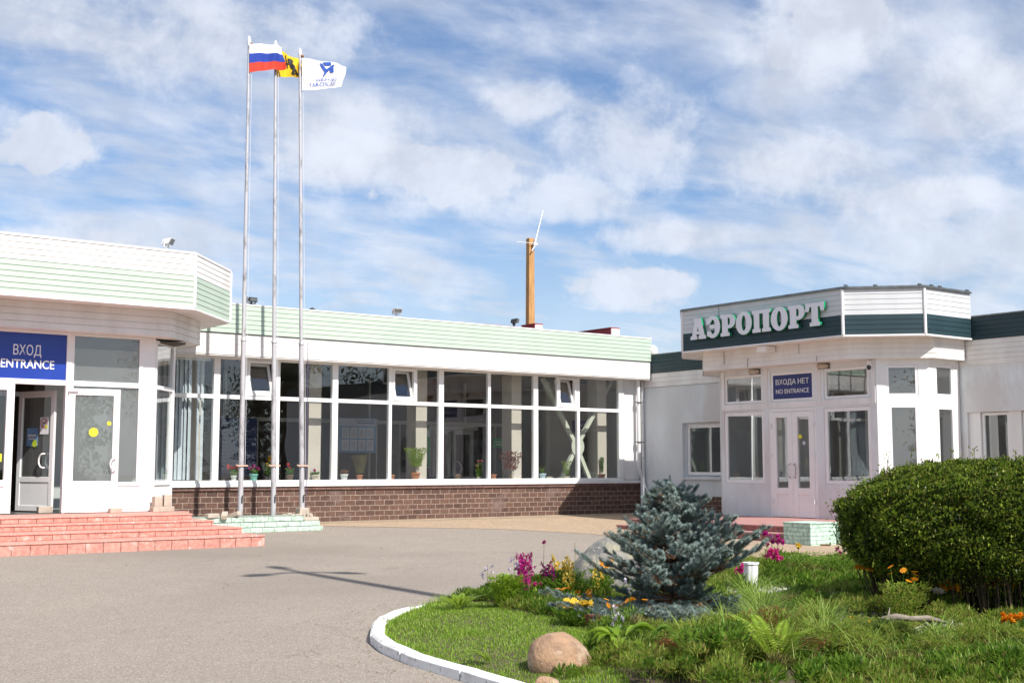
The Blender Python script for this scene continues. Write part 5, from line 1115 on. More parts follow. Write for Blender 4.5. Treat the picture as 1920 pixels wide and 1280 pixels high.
for i in range(len(x)):
    r_ = rng.uniform(.07, .16); n = int(190 * (r_ / .13)); tone = hashn(x[i], y[i], 1.1, 3.3) + rng.uniform(-.12, .12); c = 0 if tone < .55 else (1 if tone < .8 else 2)
    base_z = z_at(x[i], y[i]); p, d = sprigs(x[i], y[i], base_z + hgt[i] * rng.uniform(.55, 1.0), r_, n, .45, 1)
    l = rng.uniform(.010, .032, n)[:, None] * (1.7 if c == 1 and i % 3 == 0 else 1.1); u = d * .8 + rdir(n) * .5 + np.array([0, 0, .35]); u /= np.linalg.norm(u, axis=1)[:, None]
    Cs.append(p); Us.append(u * l); Vs.append(perp(u) * l * (.34 if c == 1 else .20)); mi.append(np.where(rng.uniform(size=n) < .9, c, 2))
    m_ = 26                                                      # stems and inner sprays down to the soil
    q = np.stack([x[i] + rng.normal(0, r_ * .5, m_), y[i] + rng.normal(0, r_ * .5, m_), base_z + rng.uniform(0, 1, m_) * (hgt[i] + .02)], 1); u = rdir(m_, 1.2); Cs.append(q); Us.append(u * .03); Vs.append(perp(u) * .004); mi.append(np.full(m_, 0))
o = quads('ground_cover', np.concatenate(Cs), np.concatenate(Us), np.concatenate(Vs), [LEAF['cover'], LEAF['flowgreen'], LEAF['olive']], mi=np.concatenate(mi))
tag(o, 'shaggy juniper and weeds mounding over the planted part of the bed', 'ground cover', kind='stuff')
# taller wild grass among it
x, y = scatter(12000, 6.4, 16, 4.2, 12.4, .3); k = (turf_mask(x, y) < .4) & (hashn(x, y, .8, 1.5) > .40) & (hashn(x, y, 2.9, 12) > .28) & (np.hypot(x - 8.43, y - 8.73) > .45); x, y = x[k], y[k]
o = blades('wild_grass', x, y, bz(x, y), cover_h(x, y) + rng.uniform(.04, .22, len(x)), .005 + .0004 * np.hypot(x, y), rng.uniform(.2, 1.1, len(x)), LEAF['long'], seg=3)
tag(o, 'longer pale green wild grass growing through the planting', 'grass', kind='stuff')
# white gravel
x, y = scatter(34000, 7.5, 14, 5.5, 11.5, .3)
gm = np.maximum(np.exp(-(((x - 9.6) * .7 + (y - 7.7) * .71) / .55) ** 2 - (((x - 9.6) * .71 - (y - 7.7) * .7) / 1.2) ** 2), np.exp(-(np.hypot(x - 11.0, y - 9.8) / .8) ** 2))
k = rng.uniform(size=len(x)) < gm * .9; x, y = x[k], y[k]; n = len(x); z = bz(x, y) + .008
oct_ = np.array([(1, 0, 0), (0, 1, 0), (-1, 0, 0), (0, -1, 0), (0, 0, .7), (0, 0, -.4)]); sc_ = rng.uniform(.010, .028, n); rot = rng.uniform(0, 6.28, n)
A = oct_[None] * sc_[:, None, None] * rng.uniform(.7, 1.2, (n, 6, 1)); ca, sa = np.cos(rot)[:, None], np.sin(rot)[:, None]
A = np.stack([A[:, :, 0] * ca - A[:, :, 1] * sa, A[:, :, 0] * sa + A[:, :, 1] * ca, A[:, :, 2]], 2) + np.stack([x, y, z], 1)[:, None]
ff = np.array([(0, 1, 4), (1, 2, 4), (2, 3, 4), (3, 0, 4), (1, 0, 5), (2, 1, 5), (3, 2, 5), (0, 3, 5)]); F = (np.arange(n)[:, None, None] * 6 + ff[None]).reshape(-1, 3)
me = bpy.data.meshes.new('gravel'); me.from_pydata([tuple(v) for v in A.reshape(-1, 3).tolist()], [], F.tolist()); tag(link('gravel', me, [M['gravelw']]), 'patch of white gravel between the low plants behind the long grass', 'gravel', kind='stuff')

# dry leaves and grit on the forecourt, thickest along the kerb
n = 900; ss = rng.uniform(0, acc[-1] - .3, n); pp = np.array([along(float(q))[0][:] for q in ss]); tt = np.array([along(float(q))[1][:] for q in ss]); dd_ = .02 + np.abs(rng.normal(0, .35, n)); X = pp[:, 0] - tt[:, 1] * dd_; Y = pp[:, 1] + tt[:, 0] * dd_
X2 = rng.uniform(3, 20, 300); Y2 = rng.uniform(9, 25, 300); ok = ~inside(X2, Y2); X = np.concatenate([X, X2[ok]]); Y = np.concatenate([Y, Y2[ok]]); n = len(X)
C0 = np.stack([X, Y, -.018 * (26.45 - Y) + .010], 1); u = rdir(n); u[:, 2] *= .25; u /= np.linalg.norm(u, axis=1)[:, None]
tag(quads('leaf_litter', C0, u * rng.uniform(.006, .018, n)[:, None], perp(u) * rng.uniform(.004, .009, n)[:, None], [LEAF['brownst'], LEAF['olive']], mi=rng.integers(0, 2, n)), 'dry leaf scraps and grit lying along the kerb and over the asphalt', 'leaf litter', kind='stuff')

# ------------------------------------------------------------------ boulders and stones
def rock(name, c, r3, seed, m, lab, cat='boulder', sub=4, amp=.16, rz=0, cut=None, flat=1.0):
    bm = bmesh.new(); bmesh.ops.create_icosphere(bm, subdivisions=sub, radius=1); rr = random.Random(seed); ph = [rr.uniform(0, 6) for _ in range(9)]
    pl = [(Vector((rr.uniform(-1, 1), rr.uniform(-1, 1), rr.uniform(-.2, 1))).normalized(), rr.uniform(.62, .86)) for _ in range(7)]
    for v in bm.verts:
        p = v.co.copy()
        for nrm, dd in pl:
            e = p.dot(nrm) - dd
            if e > 0: p -= nrm * e * .75 * flat
        k = 1 + amp * (math.sin(p.x * 2.1 + ph[0]) * math.sin(p.y * 2.4 + ph[1]) + .5 * math.sin(p.z * 4 + ph[2] + p.x * 3) * math.sin(p.y * 5 + ph[3])) + .02 * math.sin(p.x * 14 + ph[4]) * math.sin(p.y * 13 + ph[5]) * math.sin(p.z * 15)
        p *= k; v.co = Vector((p.x * r3[0], p.y * r3[1], p.z * r3[2]))
    bm.transform(Matrix.Rotation(R(rz), 4, 'Z')); me = bpy.data.meshes.new(name); bm.to_mesh(me); bm.free(); me.shade_smooth(); me.materials.append(M[m])
    o = bpy.data.objects.new(name, me); COL.objects.link(o); o.location = c; return tag(o, lab, cat)
rock('boulder', (9.50, 10.85, z_at(9.5, 10.8) + .12), (.52, .42, .52), 17, 'stone1', 'large grey lichen covered boulder leaning behind the blue spruce', rz=-20, amp=.09, flat=.4)
rock('boulder', (6.12, 7.60, z_at(6.1, 7.6) + .06), (.262, .25, .205), 11, 'stone2', 'rounded tan granite boulder sitting in the grass near the kerb', rz=-35, amp=.05, flat=.35)
rock('stone', (5.66, 7.16, z_at(5.66, 7.16) + .015), (.085, .05, .065), 21, 'stone2', 'small tan stone in front of the rounded boulder at the bottom edge', 'stone', sub=3, rz=-30)
rock('stone', (7.52, 8.42, z_at(7.5, 8.4) + .03), (.21, .13, .09), 31, 'stone2', 'low sandy stone half buried under the front of the spruce', 'stone', sub=3)
rock('stone', (14.0, 12.1, z_at(14.0, 12.1) + .03), (.20, .13, .12), 41, 'stone1', 'dark stone at the back edge of the bed left of the bush', 'stone', sub=3)
rock('stone', (14.6, 12.3, z_at(14.6, 12.3) + .04), (.34, .16, .12), 43, 'rosetop', 'pink grey flat stone on the far rim of the bed', 'stone', sub=3)
rock('stone', (10.2, 6.95, z_at(10.2, 6.95) + .06), (.05, .04, .035), 44, 'gravelw', 'pale pebble right of the long driftwood piece', 'stone', sub=2)
rock('stone', (8.9, 5.55, z_at(8.9, 5.55) + .05), (.07, .05, .035), 47, 'gravelw', 'pale flat pebble at the bottom right corner', 'stone', sub=2)
t = empty('driftwood', (9.33, 6.73, z_at(9.33, 6.73)), 'piece of grey driftwood lying in the ground cover', 'log'); b = MB()
b.tube([(9.05, 6.83, z_at(9, 6.8) + .18), (9.15, 6.76, z_at(9, 6.8) + .205), (9.26, 6.69, z_at(9, 6.8) + .185), (9.38, 6.60, z_at(9, 6.8) + .19), (9.52, 6.53, z_at(9.5, 6.5) + .165)], [.024, .029, .023, .026, .010], 9)
b.tube([(9.10, 6.8, z_at(9, 6.8) + .20), (9.18, 6.84, z_at(9, 6.8) + .27)], [.010, .004], 6); b.build('branch', M['logm'], t)
t = empty('white_tub', (11.1, 10.2, z_at(11.1, 10.2)), 'white ribbed tub standing in the bed right of the spruce', 'tub'); b = MB(); n = 36; V_ = []
for (rr, z) in ((.075, 0), (.085, .27), (.095, .28), (.095, .30), (.075, .30), (.06, .05)):
    for k in range(n): q = rr * (1 + (.05 if k % 4 < 2 and z < .33 else 0)); V_.append((11.1 + q * math.cos(2 * math.pi * k / n), 10.2 + q * math.sin(2 * math.pi * k / n), z_at(11.1, 10.2) + z))
b.add(V_, [(i * n + k, i * n + (k + 1) % n, (i + 1) * n + (k + 1) % n, (i + 1) * n + k) for i in range(5) for k in range(n)], 0, False); b.build('tub_body', M['pipew'], t)

# ------------------------------------------------------------------ blue spruce
def spruce():
    bx, by = 8.43, 8.73; z0 = z_at(bx, by); t = empty('blue_spruce', (bx, by, z0), 'young blue spruce with silvery needles and a few brown inner twigs', 'spruce')
    rr = random.Random(12); H_ = 1.37
    tr_ = MB(); tr_.tube([(bx, by, z0 - .05), (bx + .01, by, z0 + .5), (bx + .0, by + .01, z0 + 1.0), (bx + .0, by, z0 + H_ - .1)], [.045, .035, .02, .008], 8); tr_.build('trunk', M['bark'], t)
    wood = MB(); shoots = []                                                      # (start, end, radius, brown)
    def prof(f, az):
        xs_ = [0, .10, .20, .32, .46, .56, .68, .80, .92, 1.0]; rs_ = [.86, .90, .86, .96, .84, .62, .47, .30, .17, .06]
        k = float(np.interp(f, xs_, rs_)); side = math.cos(az - R(-36.75))                # +1 towards the photo's right
        if f < .24: k *= 1 - .28 * max(0, side) + .34 * max(0, -side)
        if f >= .24: k *= 1 - .24 * max(0, -side) + .05 * max(0, side)
        return k
    nb_ = 178
    for i in range(nb_):
        f = max(.015, (i / nb_) ** 1.05 * .96); zz = z0 + f * H_ * .93; az = i * 2.39996 + rr.uniform(-.3, .3)
        L_ = prof(f, az) * (rr.uniform(.82, 1.0) if rr.random() < .6 else rr.uniform(.5, .82))
        if .17 < f < .27 and rr.random() < .75: L_ *= .45                                  # the dark gap above the skirt
        rise = (.20 + .30 * f + rr.uniform(-.08, .14)) * L_
        if f < .17: rise = rr.uniform(-.06, .12) * L_
        d = Vector((math.cos(az), math.sin(az), 0)); s = Vector((-d.y, d.x, 0)); P0 = Vector((bx, by, zz)); bend = rr.uniform(-.12, .12) * L_
        pt_ = lambda u: P0 + d * (L_ * u) + s * (bend * u * u) + Vector((0, 0, rise * (.4 * u + .6 * u * u) - .04 * L_ * math.sin(u * 3.1)))
        wood.tube([pt_(0), pt_(.4), pt_(.75), pt_(1)], [.011, .008, .005, .003], 5)
        br_dead = rr.random() < .25
        ns = max(3, int(L_ / .058))
        for k in range(ns):
            u = .22 + .78 * (k + .5) / ns; a = pt_(u); tan = (pt_(min(1, u + .05)) - pt_(u - .05)).normalized(); side = 1 if k % 2 else -1
            ln = (.11 + .15 * (1 - u) * L_ ** .5) * rr.uniform(.7, 1.25); dr = (tan * .8 + s * side * rr.uniform(.5, 1.0) + Vector((0, 0, rr.uniform(-.15, .45)))).normalized()
            brown = u < .45 and (br_dead or rr.random() < .34)
            e = a + dr * ln; wood.tube([a, e], [.004, .002], 4, cap=False); shoots.append((a + dr * ln * .1, e, .036 if not brown else .024, brown))
            if ln > .12:
                for sg in (-1, 1):
                    m_ = a + dr * ln * rr.uniform(.35, .6); d2 = (dr * .8 + tan * .4 + Vector((0, 0, .2)) + s * sg * .4).normalized(); shoots.append((m_, m_ + d2 * ln * .5, .033, brown and rr.random() < .6))
        shoots.append((pt_(.86), pt_(1.0), .036, False)); shoots.append((pt_(.6), pt_(.84), .034, br_dead and rr.random() < .4))
    for k in range(26):
        az = k * 2.39996 + .7; side = math.cos(az - R(-36.75)); L_ = rr.uniform(.72, .95) * (1 - .22 * max(0, side) + .12 * max(0, -side)); zz = z0 + rr.uniform(.04, .13)
        d = Vector((math.cos(az), math.sin(az), 0)); s = Vector((-d.y, d.x, 0)); pt_ = lambda u: Vector((bx, by, zz)) + d * (L_ * u) + Vector((0, 0, .05 * math.sin(u * 3)))
        wood.tube([pt_(0), pt_(.5), pt_(1)], [.009, .006, .003], 5)
        for q in range(12):
            u = .35 + .65 * q / 12; sd_ = 1 if q % 2 else -1; a = pt_(u); dr = (d * .8 + s * sd_ * .8 + Vector((0, 0, rr.uniform(.0, .3)))).normalized(); shoots.append((a, a + dr * rr.uniform(.08, .15), .034, False))
        shoots.append((pt_(.85), pt_(1.03), .036, False))
    for k in range(12):
        az = k * 2.2; a = Vector((bx, by, z0 + H_ - .42 + .024 * k)); d = Vector((math.cos(az) * .9, math.sin(az) * .9, .8)).normalized(); shoots.append((a, a + d * rr.uniform(.16, .24), .036, False))
    shoots.append((Vector((bx, by, z0 + H_ - .2)), Vector((bx - .03, by, z0 + H_)), .034, False))
    wood.build('branches', mat('spruce_twig', (.30, .15, .07), .8, (.2, .10, .05)), t)
    A, U, V, MI = [], [], [], []
    for (a, e, rad, brown) in shoots:
        L_ = (e - a).length; n = int((50 + L_ * 900) * (.5 if brown else 1)); u = rng.uniform(0, 1, n); ax = np.array((e - a).normalized()); p = np.array(a)[None] + ax * (u * L_)[:, None]
        q = rng.normal(size=(n, 3)); q -= (q @ ax)[:, None] * ax; q /= np.linalg.norm(q, axis=1)[:, None]
        dirn = q * .85 + ax * rng.uniform(.25, .75, n)[:, None]; dirn[:, 2] += .10; dirn /= np.linalg.norm(dirn, axis=1)[:, None]
        ln = rad * rng.uniform(.75, 1.15, n) * (1 - .30 * u ** 4); A.append(p); U.append(dirn * ln[:, None]); V.append(np.cross(dirn, ax) * .0026 + 1e-5)
        MI.append(np.where(rng.uniform(size=n) < (.8 if brown else .02), 1, 0))
    quads('needles', np.concatenate(A), np.concatenate(U), np.concatenate(V), [LEAF['spruce'], LEAF['sprbrown']], t, mi=np.concatenate(MI), tri=True)
spruce()

# ------------------------------------------------------------------ clipped bush on the right
def hedge():
    c = np.array([11.76, 7.12]); vd = np.array([.599, .801]); vr = np.array([.801, -.599]); z0 = z_at(12.4, 7.6)
    t = empty('clipped_bush', (c[0], c[1], z0), 'big rounded clipped green bush, bare stemmed below, in front of the porch wing', 'bush')
    a, b, hh = 1.90, 1.22, .78; zc = z0 + .78
    def surf(n, pw=2.6):
        th = rng.uniform(0, 2 * np.pi, n); ph = np.arcsin(rng.uniform(-.80, 1, n)); d = np.stack([np.cos(ph) * np.cos(th), np.cos(ph) * np.sin(th), np.sin(ph)], 1)
        r_ = 1 / (np.abs(d[:, 0]) ** pw + np.abs(d[:, 1]) ** pw + np.abs(d[:, 2]) ** pw) ** (1 / pw); lump = .95 + .04 * np.sin(th * 5 + ph * 4) * np.sin(ph * 6 + th * 2) + .10 * (hashn(d[:, 0] * 2 + d[:, 2], d[:, 1] * 2 - d[:, 2] * 1.3, 4.5, 5.0) - .5) + .07 * (hashn(d[:, 0] * 2 - d[:, 2], d[:, 1] * 2 + d[:, 2] * 1.7, 11.0, 8.0) - .5)
        return d * (r_ * lump)[:, None]
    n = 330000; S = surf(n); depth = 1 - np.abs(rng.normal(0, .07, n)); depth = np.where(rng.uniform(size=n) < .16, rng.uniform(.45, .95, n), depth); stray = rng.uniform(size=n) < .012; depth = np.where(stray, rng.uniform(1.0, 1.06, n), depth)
    Lp = S * depth[:, None]; tp = 1 - .15 * np.clip(-Lp[:, 2] - .1, 0, 1); Lp[:, 0] *= tp; Lp[:, 1] *= tp; x = c[0] + vr[0] * Lp[:, 0] * a + vd[0] * Lp[:, 1] * b; y = c[1] + vr[1] * Lp[:, 0] * a + vd[1] * Lp[:, 1] * b; z = zc + Lp[:, 2] * hh
    fade = np.clip((z - (z0 + .22 + .14 * (hashn(x, y, 2.2, 1.0) - .5))) / .40, 0, 1) ** 1.3; clump = hashn(x * 1.0 + z * .7, y + z * 1.3, 5.5, 2.2); k = (rng.uniform(size=n) < fade) & (z > z0 + .08) & ((clump > .16) | (rng.uniform(size=n) < .6)); x, y, z, S2 = x[k], y[k], z[k], S[k]; n = len(x)
    nd = np.stack([vr[0] * S2[:, 0] + vd[0] * S2[:, 1], vr[1] * S2[:, 0] + vd[1] * S2[:, 1], S2[:, 2]], 1); nd /= np.linalg.norm(nd, axis=1)[:, None]
    u = rdir(n) + nd * .7 + np.array([0, 0, .35]); u /= np.linalg.norm(u, axis=1)[:, None]; l = rng.uniform(.012, .025, n)[:, None]; v = perp(u) + rdir(n) * .5; v -= (v * u).sum(1)[:, None] * u; v /= np.linalg.norm(v, axis=1)[:, None]
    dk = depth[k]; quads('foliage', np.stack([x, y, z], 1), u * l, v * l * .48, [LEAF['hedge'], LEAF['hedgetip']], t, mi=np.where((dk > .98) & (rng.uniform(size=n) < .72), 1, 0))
    st = MB(); rr = random.Random(4)
    for i in range(620):
        th = rr.uniform(0, 6.283); q = math.sqrt(rr.uniform(.06, .86)); px_, py_ = math.cos(th) * q * a * .93, math.sin(th) * q * b * .93
        X = c[0] + vr[0] * px_ + vd[0] * py_; Y = c[1] + vr[1] * px_ + vd[1] * py_; l1 = rr.uniform(.9, 1.25); ox, oy = rr.uniform(-.10, .10), rr.uniform(-.10, .10); z_ = z_at(X, Y) - .03
        st.tube([(X * .93 + c[0] * .07, Y * .93 + c[1] * .07, z_), (X + ox * .4, Y + oy * .4, z_ + .4), (X + ox, Y + oy, z_ + .75 * l1)], [.009, .007, .004], 4, cap=False)
    st.build('stems', M['bark'], t)
    st = MB(); tws = []
    for k_ in range(30):                                                        # a few shoots poking out on top, mostly at the right
        px_ = rr.uniform(-1.2, 1.7); X = c[0] + vr[0] * px_ + vd[0] * rr.uniform(-.7, .3); Y = c[1] + vr[1] * px_ + vd[1] * rr.uniform(-.7, .3); hgt = rr.uniform(.05, .22) * (1.4 if px_ > .9 else .6)
        st.tube([(X, Y, zc + hh * .7), (X + .03, Y - .01, zc + hh * .96 + hgt)], [.004, .002], 4); tws.append((X + .03, Y - .01, zc + hh * .96 + hgt))
    st.build('top_twigs', M['bark'], t); tw = np.array(tws); C0 = np.repeat(tw, 9, 0) + rng.normal(0, .022, (len(tw) * 9, 3)); C0[:, 2] += rng.uniform(-.10, .02, len(C0)); u = rdir(len(C0), .6); quads('top_leaves', C0, u * .02, perp(u) * .009, LEAF['hedgetip'], t)
hedge()

# ------------------------------------------------------------------ flowers and small plants
def leafy(parent, name, cx_, cy, cz, h, r_, n, m, size=.03, slim=.35, up=.8, spread='cone', mi=None):
    """a leafy tuft: leaves along rising stems"""
    f = rng.uniform(.05, 1, n); a = rng.uniform(0, 2 * np.pi, n); rad = r_ * np.sqrt(rng.uniform(0, 1, n)) * (.45 + .55 * f if spread == 'cone' else np.sqrt(np.maximum(.03, 1 - (f * 1.1 - .25) ** 2)))
    C0 = np.stack([cx_ + rad * np.cos(a), cy + rad * np.sin(a), cz + f * h], 1); u = np.stack([np.cos(a), np.sin(a), np.full(n, up)], 1) + rdir(n) * .6; u /= np.linalg.norm(u, axis=1)[:, None]
    l = rng.uniform(.6, 1.2, n)[:, None] * size; return quads(name, C0, u * l, perp(u) * l * slim, m, parent)
def stems(parent, P0, tips, r_=.003, m=None):
    b = MB()
    for (p, q) in zip(P0, tips): p = Vector(p); q = Vector(q); b.tube([p, p.lerp(q, .5) + Vector((random.uniform(-.01, .01), random.uniform(-.01, .01), 0)), q], [r_, r_ * .8, r_ * .6], 4, cap=False)
    return b.build('stems', m or LEAF['flowgreen'], parent)
def petals(parent, centers, r_, n, m, name='blossoms', flat=False):
    C0, U, V = [], [], []
    for c in centers:
        if flat:
            a = np.arange(n) * 2 * np.pi / n + rng.uniform(0, 1); tl = rdir(1, 2.2)[0]; e1 = np.cross(tl, [0, 1, .1]); e1 /= np.linalg.norm(e1); e2 = np.cross(tl, e1); d = np.cos(a)[:, None] * e1 + np.sin(a)[:, None] * e2
            C0.append(np.array(c) + d * r_ * .55); U.append(d * r_ * .55); V.append(np.cross(d, tl) * r_ * .34)
        else:
            d = rdir(n, .2); C0.append(np.array(c) + d * r_ * .6 * rng.uniform(.4, 1, n)[:, None]); u = d + rdir(n) * .5; u /= np.linalg.norm(u, axis=1)[:, None]; U.append(u * r_ * .45); V.append(perp(u) * r_ * .36)
    return quads(name, np.concatenate(C0), np.concatenate(U), np.concatenate(V), m, parent)
def flower(name, x, y, lab, cat, h, kind, m, n=5, spread=.1, fol='flowgreen', folh=None, folr=None, folN=220, head=.03, leaf=.03, group=None):
    head *= 1.12; n = int(n * 1.5) if n > 2 else n; folN = int(folN * (2.6 if y > 9 and x < 9.3 else 1.5)); folr = (folr or spread * 1.3 + .03) * (1.3 if y > 9 and x < 9.3 else 1); h += float(cover_h(np.array([x]), np.array([y]))[0]) * .8; z = z_at(x, y); t = empty(name, (x, y, z), lab, cat, group); rr = random.Random(sum(map(ord, lab)) % 9999)
    tips = []; bs = []
    for i in range(n):
        a = rr.uniform(0, 6.28); q = spread * math.sqrt(rr.random()); hh = h * rr.uniform(.78, 1.05) if n > 1 else h; tips.append((x + math.cos(a) * q, y + math.sin(a) * q, z + hh)); bs.append((x + math.cos(a) * q * .35, y + math.sin(a) * q * .35, z - .01))
    stems(t, bs, tips)
    if kind == 'spike':
        cs = []
        for p in tips:
            for k in range(9): f = k / 9; a = rr.uniform(0, 6.28); cs.append((p[0] + math.cos(a) * head * .9 * (1 - f * .6), p[1] + math.sin(a) * head * .9 * (1 - f * .6), p[2] - .16 + .18 * f))
        petals(t, cs, head * .75, 9, m)
    elif kind == 'ball': petals(t, tips, head, 26, m)
    elif kind == 'daisy': petals(t, tips, head, 9, m, flat=True)
    elif kind == 'bells':
        cs = []
        for p in tips:
            for k in range(7): a = rr.uniform(0, 6.28); cs.append((p[0] + math.cos(a) * head, p[1] + math.sin(a) * head, p[2] - .02 - .018 * k))
        petals(t, cs, head * .8, 7, m)
    if folN: leafy(t, 'foliage', x, y, z, folh or h * .72, folr or spread * 1.3 + .03, folN, LEAF[fol], leaf)
    return t
F = flower
F('hosta_flower', 7.62, 10.62, 'drooping lilac white flower head at the far left of the flower group', 'flower', .44, 'bells', LEAF['lilac'], 1, .01, folN=0, head=.045)
F('hosta_flower', 8.05, 10.75, 'lilac white flower head behind the magenta snapdragons', 'flower', .47, 'bells', LEAF['lilac'], 1, .01, folN=0, head=.045)
F('lime_fern', 7.72, 10.45, 'lime green leafy clump left of the magenta snapdragons', 'plant', .30, 'none', None, 3, .08, fol='lime', folh=.34, folr=.15, folN=420, leaf=.035)
F('snapdragon', 8.22, 10.78, 'tall dense magenta snapdragons in the flower group', 'flower', .46, 'spike', LEAF['magenta'], 11, .10, folh=.3, folr=.17, folN=420, head=.035)
F('snapdragon', 7.98, 10.45, 'short magenta snapdragon low at the left front of the group', 'flower', .30, 'spike', LEAF['magenta'], 4, .06, folN=240, folr=.13, head=.032)
F('snapdragon', 8.35, 10.45, 'pink magenta snapdragon stems just right of the tall magenta ones', 'flower', .31, 'spike', LEAF['magenta'], 2, .05, folN=200, folr=.12, head=.03)
F('phlox', 8.5, 10.8, 'single tiny pink flower on a long thin stem above the others', 'flower', .60, 'ball', LEAF['pink'], 1, .0, folN=0, head=.03)
F('snapdragon', 8.62, 10.7, 'tall pale yellow snapdragons right of the magenta ones', 'flower', .47, 'spike', LEAF['pale'], 5, .08, folh=.34, folr=.15, folN=380, head=.034)
F('snapdragon', 8.35, 10.2, 'low pale yellow snapdragons in front of the magenta stems', 'flower', .30, 'spike', LEAF['pale'], 4, .07, folN=260, folr=.15, head=.032)
F('snapdragon', 8.72, 10.15, 'pale yellow snapdragon nearest the grey boulder', 'flower', .30, 'spike', LEAF['pale'], 3, .06, folN=260, folr=.15, head=.032)
F('snapdragon', 8.42, 10.62, 'deep magenta snapdragons between the tall and the low ones', 'flower', .36, 'spike', LEAF['magenta'], 4, .08, folN=260, folr=.14, head=.034)
F('snapdragon', 8.52, 10.42, 'pale yellow snapdragons in the middle of the flower group', 'flower', .38, 'spike', LEAF['pale'], 5, .09, folN=260, folr=.15, head=.034)
F('marigold', 8.15, 9.9, 'loose orange marigolds low in front of the flower group', 'flower', .18, 'daisy', LEAF['orange'], 5, .18, folN=300, folr=.22, head=.026)
F('phlox', 7.9, 10.25, 'small pink flowers low at the left front of the flower group', 'flower', .2, 'ball', LEAF['pink'], 4, .12, folN=260, folr=.18, head=.024)
F('seed_stalk', 8.85, 10.7, 'thin dark seed stalk standing above the yellow snapdragons', 'plant', .55, 'spike', LEAF['brownst'], 1, .0, folN=0, head=.008)
F('marigold', 8.85, 10.25, 'orange marigolds against the left side of the grey boulder', 'flower', .42, 'daisy', LEAF['orange'], 7, .13, folh=.36, folr=.12, folN=260, head=.032)
F('marigold', 7.5, 9.05, 'dense cluster of deep yellow marigolds left of the spruce foot', 'flower', .22, 'daisy', LEAF['yellow'], 30, .15, folN=360, folr=.19, head=.03)
F('marigold', 7.85, 9.3, 'few orange yellow marigolds just above the dense yellow cluster', 'flower', .25, 'daisy', LEAF['orange'], 3, .12, folN=180, folr=.14, head=.03)
F('marigold', 7.6, 8.45, 'scattered orange marigolds in front of the lower spruce branches', 'flower', .30, 'daisy', LEAF['orange'], 6, .2, folN=180, folr=.18, head=.028)
F('hosta_flower', 7.35, 8.15, 'lilac flower stem rising in front of the spruce', 'flower', .42, 'bells', LEAF['lilac'], 1, .0, folN=0, head=.035)
F('hosta_flower', 6.95, 7.85, 'lower white lilac flower below the lilac stem in front of the spruce', 'flower', .24, 'bells', LEAF['lilac'], 2, .01, folN=0, head=.035)
F('phlox', 11.55, 10.25, 'hot pink phlox heads right of the white tub', 'flower', .36, 'ball', LEAF['pink'], 9, .16, folh=.30, folr=.17, folN=280, head=.045)
F('phlox', 11.95, 10.6, 'taller magenta phlox behind the white tub', 'flower', .50, 'ball', LEAF['magenta'], 7, .13, folh=.42, folr=.12, folN=260, head=.04)
F('phlox', 10.75, 10.05, 'small hot pink phlox left of the white tub', 'flower', .26, 'ball', LEAF['pink'], 3, .05, folN=120, folr=.1, head=.045)
F('marigold', 11.95, 10.2, 'single bright yellow marigold right of the pink phlox', 'flower', .36, 'ball', LEAF['yellow'], 1, .0, folN=90, folr=.08, head=.05)
F('phlox', 12.9, 10.35, 'dark pink flower near the left edge of the clipped bush', 'flower', .34, 'ball', LEAF['magenta'], 2, .04, folN=180, folr=.13, head=.035)
F('tickseed', 10.3, 7.95, 'two orange yellow daisies on leaning stems before the bush', 'flower', .34, 'daisy', LEAF['orange'], 2, .07, folN=60, folr=.06, head=.055)
F('ferny_plant', 9.95, 7.25, 'feathery green plant with small yellow flowers in front of the bush', 'plant', .42, 'daisy', LEAF['orange'], 5, .17, fol='cover', folh=.42, folr=.26, folN=1500, leaf=.022, head=.032)
F('marigold', 10.6, 7.2, 'orange red marigolds beside a white daisy', 'flower', .19, 'ball', LEAF['orange'], 4, .1, folN=220, folr=.14, head=.04)
F('white_daisy', 10.4, 7.2, 'single white daisy left of the orange red marigolds', 'flower', .16, 'daisy', LEAF['lilac'], 1, .01, folN=60, folr=.06, head=.06)
F('marigold', 11.0, 6.95, 'flat topped yellow orange marigolds under the right part of the bush', 'flower', .28, 'daisy', LEAF['orange'], 12, .2, folN=300, folr=.2, head=.034)
F('marigold', 11.1, 6.6, 'bright yellow marigolds at the right edge below the bush', 'flower', .26, 'daisy', LEAF['yellow'], 10, .18, folN=260, folr=.2, head=.036)
F('marigold', 10.0, 6.2, 'compact orange marigold clump in the lower right grass', 'flower', .16, 'ball', LEAF['orange'], 6, .08, folN=200, folr=.12, head=.035)
F('marigold', 9.5, 5.7, 'yellow marigold almost at the right edge of the view', 'flower', .14, 'daisy', LEAF['yellow'], 3, .08, folN=120, folr=.1, head=.034)
F('sedum', 8.6, 7.0, 'tiny yellow stonecrop flowers in the ground cover', 'plant', .10, 'ball', LEAF['yellow'], 12, .35, folN=200, folr=.3, head=.014)
F('red_sedum', 7.45, 8.7, 'dark red low plant at the foot of the spruce', 'plant', .12, 'none', None, 2, .05, fol='burg', folh=.14, folr=.14, folN=260, leaf=.02)
